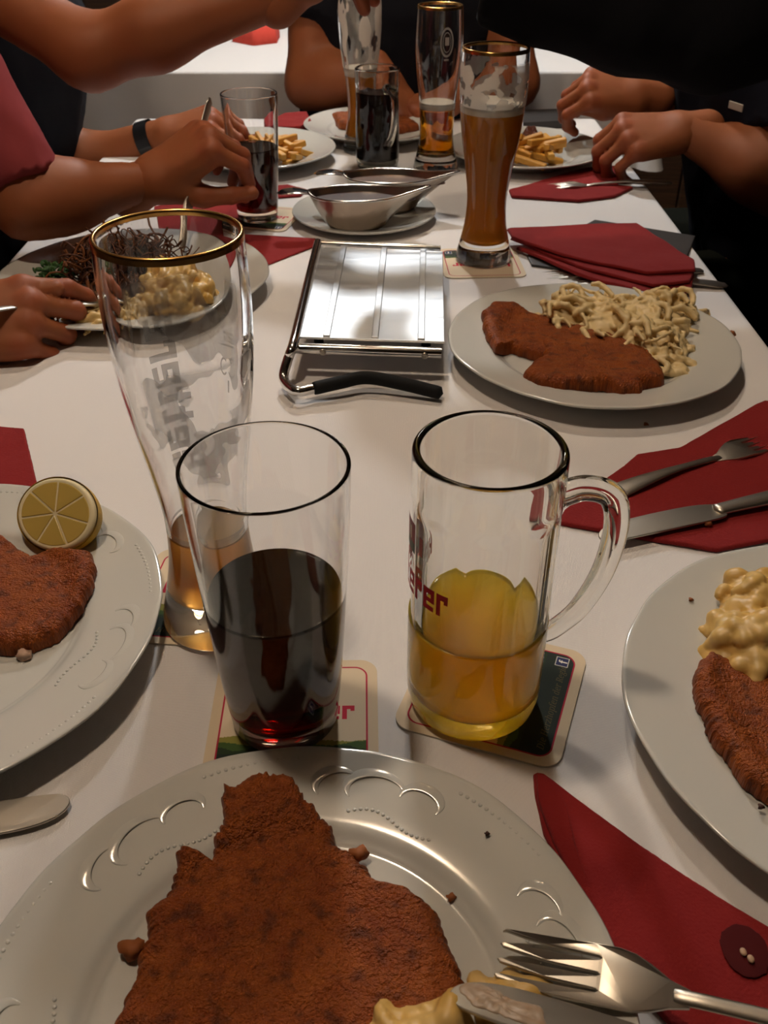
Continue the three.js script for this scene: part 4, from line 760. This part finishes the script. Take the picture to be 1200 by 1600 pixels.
{
  const t = napkin('red napkin wrapped round cutlery below the far plate of chips', [
    [[[0.1827, -1.4049], [0.3149, -1.5182], [0.3778, -1.5326], [0.3472, -1.4303], [0.3682, -1.4175], [0.3313, -1.3742], [0.2772, -1.3534], [0.184, -1.3742]], 0.0005, 0.0035, 29]]);
  fork('wrapped fork showing only its handle end beside the far red napkin', [0.3483, 0.756, -1.4234], [0.2263, 0.756, -1.417], 0);
}
napkin('small piece of red napkin behind the chips of the far left plate', [[[[-0.1981, -1.762], [-0.1795, -1.8093], [-0.1396, -1.819], [-0.1262, -1.7528], [-0.1433, -1.708], [-0.1851, -1.708]], 0.0005, 0.020, 33]]);
{
  const t = thing('menu', 'black folded menu lying under the red napkin stack', 'menu', [0, 0, 0]);
  const pl = (pts, y, th) => new THREE.ExtrudeGeometry(new THREE.Shape(pts.map((p) => new THREE.Vector2(p[0], -p[1]))), { depth: th, bevelEnabled: true, bevelSize: 0.0012, bevelThickness: 0.0008, bevelSegments: 2 }).rotateX(-Math.PI / 2).translate(0, T + y, 0);
  const lea = std({ color: col(0.022, 0.018, 0.016), roughness: 0.5 });
  part(t, 'cover', pl([[0.1779, -1.1376], [0.2851, -1.2705], [0.402, -1.2072], [0.372, -1.1331], [0.2325, -1.0864], [0.1795, -1.1072]], 0.001, 0.0018), lea);
  const b = thing('menu', 'black folded menu at the far right table edge behind the steak', 'menu', [0, 0, 0]);
  part(b, 'cover', pl([[0.2597, -1.8656], [0.3399, -1.8758], [0.3387, -1.7878], [0.2481, -1.7692]], 0.001, 0.012), lea);
}
{
  const t = single('napkin', 'red folded napkin standing on the bright table behind', 'napkin', slab([[-0.389, -2.6804], [-0.3694, -2.7616], [-0.3257, -2.8255], [-0.2737, -2.7616], [-0.2727, -2.6608], [-0.3285, -2.6223]], { thick: 0.05, edge: 0.05, rough: 0.002, rings: 20, seg: 100 }), std({ color: col(0.55, 0.05, 0.03), roughness: 0.9 }));
  t.position.y = T + 0.001;
}
{
  const p = [-0.2269, 0.75, -2.7735], t = thing('cloth_clip', 'small metal clip on the near edge of the bright table', 'clip', [p[0], T, p[2]]);
  part(t, 'clip', join([box(0.022, 0.004, 0.03, 0, 0.003, 0, 0.001), box(0.022, 0.02, 0.004, 0, 0.012, -0.013, 0.001)]), M.steel);
}

// ---------------------------------------------------------------- people
// a hand: wrist, direction of the knuckles, direction of its back, which hand, the bends of the joints, the pose of the thumb
function handShape({ W, F, D, right, curl = [[0.9, 0.8, 0.4], [0.95, 0.8, 0.4], [1, 0.8, 0.4], [1.05, 0.8, 0.4]], spread = 0.06, thumb = [0.5, 0.5, 0.35], size = 1, arm = 0.027 }) {
  const f = V(F).normalize(), d = V(D); d.addScaledVector(f, -d.dot(f)).normalize();
  const x = new THREE.Vector3().crossVectors(d, f).multiplyScalar(right ? 1 : -1), w = V(W);
  const at = (a, b, c) => w.clone().addScaledVector(x, a * size).addScaledVector(d, b * size).addScaledVector(f, c * size);
  const palm = [[at(0, 0, -0.03).toArray(), at(0, 0, 0.008).toArray(), arm, 0.026 * size]], fingers = [], joints = [];
  const base = [[0.030, 0.001, 0.088], [0.010, 0.004, 0.093], [-0.010, 0.002, 0.089], [-0.029, -0.003, 0.080]], len = [[0.043, 0.026, 0.021], [0.048, 0.030, 0.022], [0.044, 0.028, 0.021], [0.034, 0.021, 0.018]], rad = [0.0096, 0.0098, 0.0094, 0.0082];
  base.forEach((b, i) => {
    const k = at(...b); palm.push([at(b[0] * 0.55, -0.001, 0.012).toArray(), k.toArray(), 0.0165 * size, 0.0118 * size]); palm.push([at(b[0] * 0.5, -0.011, 0.02).toArray(), at(b[0] * 0.9, -0.010, b[2] * 0.86).toArray(), 0.012 * size, 0.0095 * size]);
    let p = k, a = 0; const chain = [], s = spread * (1.5 - i), dir0 = f.clone().addScaledVector(x, s).normalize();
    joints.push(k);
    for (let j = 0; j < 3; j++) { a += curl[i][j]; const q = p.clone().addScaledVector(dir0.clone().multiplyScalar(Math.cos(a)).addScaledVector(d, -Math.sin(a)), len[i][j] * size), r0 = rad[i] * size * [1.08, 0.98, 0.92][j], r1 = rad[i] * size * [0.97, 0.9, 0.74][j]; chain.push([p.toArray(), q.toArray(), r0, r1]); p = q; joints.push(q); }
    fingers.push(chain);
  });
  const [out, down, bend] = thumb, t0 = at(0.016, -0.010, 0.014), dir = f.clone().multiplyScalar(Math.cos(out)).addScaledVector(x, Math.sin(out)).addScaledVector(d, -down).normalize();
  const dir2 = dir.clone().addScaledVector(x, -Math.sin(bend)).addScaledVector(f, 0.3).normalize(), dir3 = dir2.clone().addScaledVector(x, -0.5 * Math.sin(bend)).normalize();
  const t1 = t0.clone().addScaledVector(dir, 0.046 * size), t2 = t1.clone().addScaledVector(dir2, 0.034 * size), t3 = t2.clone().addScaledVector(dir3, 0.026 * size);
  palm.push([t0.toArray(), t1.toArray(), 0.0175 * size, 0.0125 * size]);
  fingers.push([[t1.toArray(), t2.toArray(), 0.0120 * size, 0.0105 * size], [t2.toArray(), t3.toArray(), 0.0105 * size, 0.0080 * size]]);
  const dp = blend(palm, 0.014 * size), df = fingers.map((c) => blend(c, 0.003 * size));
  const sdf = (X, Y, Z) => { const p = dp(X, Y, Z); let m = p; for (const q of df) m = Math.min(m, smin(p, q(X, Y, Z), 0.008 * size)); return m; };
  const [lo, hi] = boundsOf([...palm, ...fingers.flat()], 0.006);
  const g = netMesh(sdf, lo, hi, 0.003);
  const tips = fingers.map((c) => c[c.length - 1][1]);
  return { geometry: g, joints: [...joints, t1, t2], tips };
}
const skinTone = (joints, base, red) => (v) => { let k = 1e9; for (const j of joints) k = Math.min(k, j.distanceTo(v)); const t = smooth(0.026, 0.004, k) * 0.55 + 0.22 * fbm(v.x * 45, v.y * 45, v.z * 45); return mix3(base, red, clamp(t)); };
const BASE = [0.28, 0.090, 0.034], RED = [0.30, 0.066, 0.032];
function headShape(c, F) {                                         // skull, jaw, nose, ears and lips round the point c, looking along F
  const f = V(F).setY(0).normalize(), s = new THREE.Vector3().crossVectors(new THREE.Vector3(0, 1, 0), f), P = (a, b, d) => V(c).addScaledVector(s, a).addScaledVector(f, d).add(new THREE.Vector3(0, b, 0)).toArray();
  const soft = blend([[P(0, 0.045, -0.022), P(0, 0.035, 0.02), 0.082, 0.074], [P(0, -0.02, 0.03), P(0, -0.075, 0.052), 0.062, 0.036], [P(0, -0.13, -0.035), P(0, -0.04, -0.02), 0.057, 0.058], [P(-0.032, -0.028, 0.062), P(0.032, -0.028, 0.062), 0.024, 0.024]], 0.03);
  const fine = [[P(0, 0.012, 0.093), P(0, -0.026, 0.113), 0.009, 0.013], [P(-0.017, -0.030, 0.096), P(0.017, -0.030, 0.096), 0.008, 0.008], [P(-0.02, -0.058, 0.083), P(0.02, -0.058, 0.083), 0.007, 0.007], [P(-0.018, -0.067, 0.081), P(0.018, -0.067, 0.081), 0.008, 0.008], [P(-0.04, 0.028, 0.085), P(-0.014, 0.03, 0.093), 0.008, 0.008], [P(0.014, 0.03, 0.093), P(0.04, 0.028, 0.085), 0.008, 0.008]];
  for (const q of [-1, 1]) fine.push([P(q * 0.079, 0.018, -0.004), P(q * 0.086, 0.02, -0.018), 0.008, 0.011], [P(q * 0.077, -0.018, 0), P(q * 0.082, 0.01, -0.012), 0.007, 0.010]);
  const sdf = (x, y, z) => { let d = soft(x, y, z); for (const c2 of fine) d = smin(d, capsule(c2, x, y, z), 0.010); return d; };
  const b = 0.15, g = netMesh(sdf, [c[0] - b, c[1] - 0.16, c[2] - b], [c[0] + b, c[1] + b, c[2] + b], 0.005);
  const hairSdf = (x, y, z) => { const q = new THREE.Vector3(x - c[0], y - c[1], z - c[2]); const a = q.dot(f), h = q.y; const shell = capsule([P(0, 0.05, -0.024), P(0, 0.045, 0.012), 0.091, 0.082], x, y, z) + 0.003 * noise(x * 130, y * 130, z * 130); return Math.max(shell, 0.045 + 0.55 * a - h - 0.02, -h - 0.06); };
  const hair = netMesh(hairSdf, [c[0] - b, c[1] - 0.16, c[2] - b], [c[0] + b, c[1] + b, c[2] + b], 0.006);
  const eyes = [-1, 1].map((q) => new THREE.SphereGeometry(0.0115, 16, 12).translate(...P(q * 0.031, 0.012, 0.075)));
  return { skin: g, hair, eyes };
}
// a seated person; every joint in metres of the room; arms: shoulder, elbow, wrist
function person(label, o) {
  const t = thing('person', label, 'person', [0, 0, 0]), f = V(o.face).normalize(), s = new THREE.Vector3().crossVectors(f, new THREE.Vector3(0, 1, 0));   // s: the person's right
  const hip = V([o.at[0], 0.56, o.at[1]]), chest = hip.clone().addScaledVector(f, o.lean ?? 0.05).add(new THREE.Vector3(0, 0.36, 0)), neck = chest.clone().addScaledVector(f, 0.02).add(new THREE.Vector3(0, 0.20, 0));
  const A = (p, a, b = 0, c = 0) => p.clone().addScaledVector(s, a).add(new THREE.Vector3(0, b, 0)).addScaledVector(f, c).toArray();
  const torso = [[A(hip, 0.08), A(chest, 0.09), 0.112, 0.098], [A(hip, -0.08), A(chest, -0.09), 0.112, 0.098], [A(hip, 0, 0.05, 0.03), A(chest, 0, 0, 0.02), 0.115, 0.105], [A(chest, 0.13, 0.10), A(chest, -0.13, 0.10), 0.062, 0.062]];
  const neckB = [[neck.clone().add(new THREE.Vector3(0, -0.06, 0)).toArray(), neck.clone().add(new THREE.Vector3(0, 0.06, 0)).addScaledVector(f, 0.01).toArray(), 0.062, 0.055]];
  const arms = [], sleeves = [];
  for (const a of o.arms) {
    const e = V(a.elbow), sh = V(a.shoulder), w = V(a.wrist), mid = e.clone().lerp(w, 0.32), th = a.thick ?? 1;
    arms.push([a.shoulder, a.elbow, 0.050 * th, 0.039 * th], [a.elbow, mid.toArray(), 0.038 * th, 0.040 * th], [mid.toArray(), a.wrist, 0.040 * th, 0.0275 * th]);
    const cut = a.sleeve ?? 0.55;                                   // share of the upper arm covered; above 1 it runs down the forearm
    const end = cut <= 1 ? sh.clone().lerp(e, cut) : e.clone().lerp(w, cut - 1), dir = (cut <= 1 ? e.clone().sub(sh) : w.clone().sub(e)).normalize();
    const cs = cut <= 1 ? [[a.shoulder, a.elbow, 0.068 * th, 0.060 * th]] : [[a.shoulder, a.elbow, 0.070 * th, 0.062 * th], [a.elbow, mid.toArray(), 0.060 * th, 0.060 * th], [mid.toArray(), a.wrist, 0.060 * th, 0.050 * th]];
    sleeves.push({ cs, end, dir, from: cut <= 1 ? 0 : 1 });
  }
  const legs = [], shoes = [];
  for (const q of [0.1, -0.1]) { const k = A(hip, q * 1.2, -0.03, o.thigh ?? 0.40), an = A(hip, q * 1.2, -0.47, o.foot ?? 0.36); legs.push([A(hip, q, -0.02), k, 0.088, 0.062], [k, an, 0.058, 0.042]); const a2 = V(an); shoes.push([a2.clone().setY(0.052).toArray(), a2.clone().setY(0.047).addScaledVector(f, 0.16).toArray(), 0.042, 0.036]); }
  const all = [...torso, ...neckB, ...arms, ...legs, ...shoes.map(([a, b]) => [a, b, 0.03, 0.028])];
  const [lo, hi] = boundsOf(all, 0.03);
  const bodySdf = blend(all, 0.035), hs = o.arms.filter((a) => a.hand).map((a) => handShape({ W: a.wrist, ...a.hand }));
  const head = headShape(A(neck, 0, 0.165, 0.035), o.face);
  const armJ = [];
  const g = mergeGeometries([netMesh(bodySdf, lo, hi, 0.012), head.skin, ...hs.map((h) => h.geometry)].map((q) => tint(q, skinTone([...hs.flatMap((h) => h.joints), ...armJ], o.base ?? BASE, RED))));
  part(t, 'body', g, M.skin);
  part(t, 'hair', head.hair, std({ color: col(...(o.hair ?? [0.05, 0.03, 0.02])), roughness: 0.7 }));
  for (const e of head.eyes) part(t, 'eye', e, std({ color: col(0.6, 0.56, 0.5), roughness: 0.2 }));
  const teeB = blend(torso.map(([a, b, r, q]) => [a, b, r + 0.012, q + 0.012]), 0.05), nk = neck.clone();
  const teeSdf = (x, y, z) => {
    let d = teeB(x, y, z);
    for (const { cs, end, dir, from } of sleeves) { const cut = (x - end.x) * dir.x + (y - end.y) * dir.y + (z - end.z) * dir.z; let q = 1e3; for (const c of cs) q = smin(q, capsule(c, x, y, z), 0.02); d = smin(d, Math.max(q, cut), 0.03); if (!from) d = Math.max(d, Math.min(1, 1)) === 1 ? d : d; }
    d = Math.max(d, 0.49 - y);
    d += 0.0045 * noise(x * 16, y * 11, z * 16) + 0.002 * noise(x * 45, y * 30, z * 45);
    return Math.max(d, 0.058 - Math.hypot(x - nk.x, (y - nk.y - 0.02) * 0.8, z - nk.z));
  };
  const [tl, th] = boundsOf([...torso, ...sleeves.flatMap((q) => q.cs)], 0.04);
  part(t, o.top ?? 'tee_shirt', netMesh(teeSdf, tl, th, 0.011), phys({ color: col(...o.shirt), roughness: 1, specularIntensity: 0.2 }), o.shirtLabel);
  const trB = blend([...legs.map(([a, b, r, q]) => [a, b, r + 0.014, q + 0.016]), [torso[0][0], torso[1][0], 0.127, 0.127]], 0.04), [pl, ph] = boundsOf(legs, 0.07);
  part(t, 'trousers', netMesh((x, y, z) => Math.max(trB(x, y, z) + 0.003 * noise(x * 20, y * 20, z * 20), y - 0.62, 0.085 - y), pl, ph, 0.014), phys({ color: col(...(o.trousers ?? [0.008, 0.009, 0.012])), roughness: 1, specularIntensity: 0.15 }));
  for (const q of shoes) part(t, 'shoe', netMesh((x, y, z) => Math.max(capsule(q, x, y, z), 0.012 - y), ...boundsOf([q], 0.02), 0.009), std({ color: col(0.02, 0.018, 0.016), roughness: 0.5 }));
  for (const a of o.arms) if (a.band) { const w = V(a.wrist), e = V(a.elbow), d = e.clone().sub(w).normalize(), p = w.clone().addScaledVector(d, a.band[0]), q = p.clone().addScaledVector(d, a.band[1]), r = 0.0318 + (a.band[2] ?? 0) + 0.05 * a.band[0]; const b = new THREE.CylinderGeometry(r, r - 0.001, a.band[1], 32, 1, true); const m = part(t, 'wristband', toCreasedNormals(mergeGeometries([b, new THREE.CylinderGeometry(r - 0.003, r - 0.003, a.band[1], 32, 1, true)]), 0.5), std({ color: col(0.01, 0.01, 0.012), roughness: 0.4, side: THREE.DoubleSide }), 'dark wristband'); m.position.copy(p.clone().lerp(q, 0.5)); m.quaternion.setFromUnitVectors(new THREE.Vector3(0, 1, 0), d); }
  return { t, hands: hs };
}
const pinkTee = person('person in a pink tee eating with fork and knife at the left plate of onions', {
  at: [-0.76, -1.02], face: [1, 0, 0], lean: 0.16, shirt: [0.25, 0.045, 0.05], hair: [0.08, 0.04, 0.02],
  arms: [
    { shoulder: [-0.52, 1.06, -1.16], elbow: [-0.4107, 0.8313, -1.09], wrist: [-0.2858, 0.8335, -1.17], thick: 0.88, sleeve: 0.93, hand: { F: [0.80, 0.52, -0.12], D: [-0.40, 0.80, 0.42], right: false, curl: [[1.15, 0.75, 0.45], [1.2, 0.8, 0.4], [1.2, 0.85, 0.45], [1.2, 0.9, 0.5]], thumb: [0.55, 0.75, 0.2] } },
    { shoulder: [-0.66, 1.05, -0.85], elbow: [-0.585, 0.80, -0.74], wrist: [-0.4375, 0.7811, -0.85], sleeve: 0.8, hand: { F: [0.93, 0.10, -0.22], D: [-0.05, 0.72, 0.62], right: true, curl: [[0.45, 0.6, 0.35], [0.7, 0.85, 0.5], [0.9, 1.0, 0.55], [1.0, 1.05, 0.6]], spread: 0.02, size: 1.02, thumb: [0.30, -0.05, 0.30] } }],
});
person('person in a black tee with a wristband, reaching a bare arm across the table', {
  at: [-0.72, -1.60], face: [1, 0, 0], lean: 0.13, shirt: [0.016, 0.018, 0.024], hair: [0.03, 0.02, 0.015],
  arms: [
    { shoulder: [-0.60, 1.07, -1.40], elbow: [-0.3688, 0.9528, -1.3], wrist: [-0.1075, 1.0251, -1.31], thick: 0.98, sleeve: 0.42, hand: { F: [0.80, 0.65, -0.1], D: [-0.6, 0.75, 0.3], right: true, curl: [[0.3, 0.3, 0.2], [0.35, 0.3, 0.2], [0.4, 0.3, 0.2], [0.45, 0.3, 0.2]] } },
    { shoulder: [-0.63, 1.06, -1.80], elbow: [-0.5637, 0.7101, -1.64], wrist: [-0.3644, 0.7761, -1.62], sleeve: 0.72, band: [0.012, 0.022], hand: { F: [0.88, 0.28, 0.05], D: [-0.15, 0.9, 0.35], right: false, curl: [[0.7, 0.6, 0.4], [0.75, 0.65, 0.4], [0.8, 0.7, 0.4], [0.85, 0.7, 0.4]], thumb: [0.5, 0.5, 0.3] } }],
});
person('person in a black tee sitting at the far end of the table', {
  at: [0.03, -2.10], face: [0, 0, 1], lean: 0.06, shirt: [0.012, 0.012, 0.016], trousers: [0.015, 0.015, 0.02], thigh: 0.36, foot: 0.3,
  arms: [
    { shoulder: [-0.13, 1.06, -2.06], elbow: [-0.1444, 0.7907, -1.95], wrist: [0.0023, 0.8171, -1.87], sleeve: 0.62, hand: { F: [0.55, -0.62, 0.45], D: [0.55, 0.7, 0.35], right: true, curl: [[0.7, 0.6, 0.4], [0.75, 0.6, 0.4], [0.8, 0.6, 0.4], [0.85, 0.6, 0.4]] } },
    { shoulder: [0.21, 1.06, -2.06], elbow: [0.2518, 0.7929, -1.95], wrist: [0.1317, 0.7864, -1.86], sleeve: 0.45, hand: { F: [-0.85, -0.15, 0.3], D: [-0.2, 0.9, 0.2], right: false } }],
});
person('person at the right with both hands held over the far plate of chips', {
  at: [0.70, -1.60], face: [-1, 0, 0], lean: 0.12, shirt: [0.010, 0.011, 0.018], trousers: [0.010, 0.011, 0.008], shirtLabel: 'very dark tee with a small pale print',
  arms: [
    { shoulder: [0.60, 1.04, -1.42], elbow: [0.5828, 0.7591, -1.4], wrist: [0.4439, 0.8231, -1.46], sleeve: 0.7, hand: { F: [-0.92, -0.06, 0.10], D: [0.1, 0.86, 0.45], right: false, curl: [[0.85, 0.9, 0.5], [0.9, 0.9, 0.5], [0.9, 0.95, 0.5], [0.95, 1, 0.5]], spread: 0.03, thumb: [0.3, 0.5, 0.4] } },
    { shoulder: [0.60, 1.04, -1.78], elbow: [0.558, 0.8254, -1.74], wrist: [0.411, 0.8397, -1.62], sleeve: 0.5, band: [0.022, 0.010, 0.0035], hand: { F: [-0.92, 0.15, 0.1], D: [0.1, 0.75, 0.55], right: true, curl: [[0.95, 1, 0.6], [1, 1, 0.6], [1.05, 1, 0.6], [1.1, 1, 0.6]], spread: 0.02, thumb: [0.25, 0.2, 0.5] } }],
});
person('person in a black long-sleeved top reaching across from the right', {
  at: [0.86, -1.02], face: [-1, 0, 0], lean: 0.10, shirt: [0.009, 0.009, 0.011], top: 'sweater', trousers: [0.008, 0.009, 0.014],
  arms: [
    { shoulder: [0.66, 1.10, -0.86], elbow: [0.56, 0.86, -0.64], wrist: [0.545, 0.80, -0.80], sleeve: 1.9, hand: { F: [-0.2, -0.3, -0.9], D: [0.1, 0.9, -0.2], right: false } },
    { shoulder: [0.64, 1.10, -1.18], elbow: [0.3572, 1.0209, -1.14], wrist: [0.0983, 1.0727, -1.16], thick: 1.3, sleeve: 1.95, hand: { F: [-0.9, 0.25, -0.05], D: [0.2, 0.9, 0.2], right: true, arm: 0.03 } }],
});
{
  const tee = scene.getObjectByName('person_003').getObjectByName('tee_shirt'), ray = new THREE.Raycaster(new THREE.Vector3(0.505, T + 0.11, -0.6), new THREE.Vector3(0, 0, -1)), hit = ray.intersectObject(tee)[0];
  const p = single('print', 'small pale print on the dark tee of the person at the right', 'print', box(0.024, 0.011, 0.003, 0, 0, 0, 0.001), std({ color: col(0.5, 0.46, 0.4), roughness: 0.8 }));
  p.position.copy(hit.point); p.quaternion.setFromUnitVectors(new THREE.Vector3(0, 0, 1), hit.face.normal);
}
fork('fork held down in the left hand of the person in pink', [-0.2214, 0.8753, -1.215], [-0.2446, 0.772, -1.1089], 1.5);
fork('fork held flat over the plate rim by the hand at the left edge', [-0.359, 0.7992, -0.86], [-0.287, 0.776, -0.9542], 0.1);

// pieces that sit on one part of their thing go one level deeper
for (const [piece, on] of [['gilded_rim', 'glass_wall'], ['lettering', 'glass_wall'], ['emblem', 'glass_wall'], ['logo_print', 'glass_wall'], ['foam_residue', 'glass_wall'], ['foam', 'beer'], ['screw', 'cross_bar'], ['rolled_rim', 'bowl'], ['food_smear', 'blade'], ['segment', 'pith'], ['eye', 'body']])
  for (const t of scene.children) { const host = t.children.find((c) => c.name === on); if (host) for (const c of t.children.filter((q) => q.name.replace(/_\d{3}$/, '') === piece)) host.add(c); }
scene.traverse((o) => { if (o.isMesh || o.isLight) { o.castShadow = true; if (o.isMesh) o.receiveShadow = true; } });
renderer.render(scene, camera);
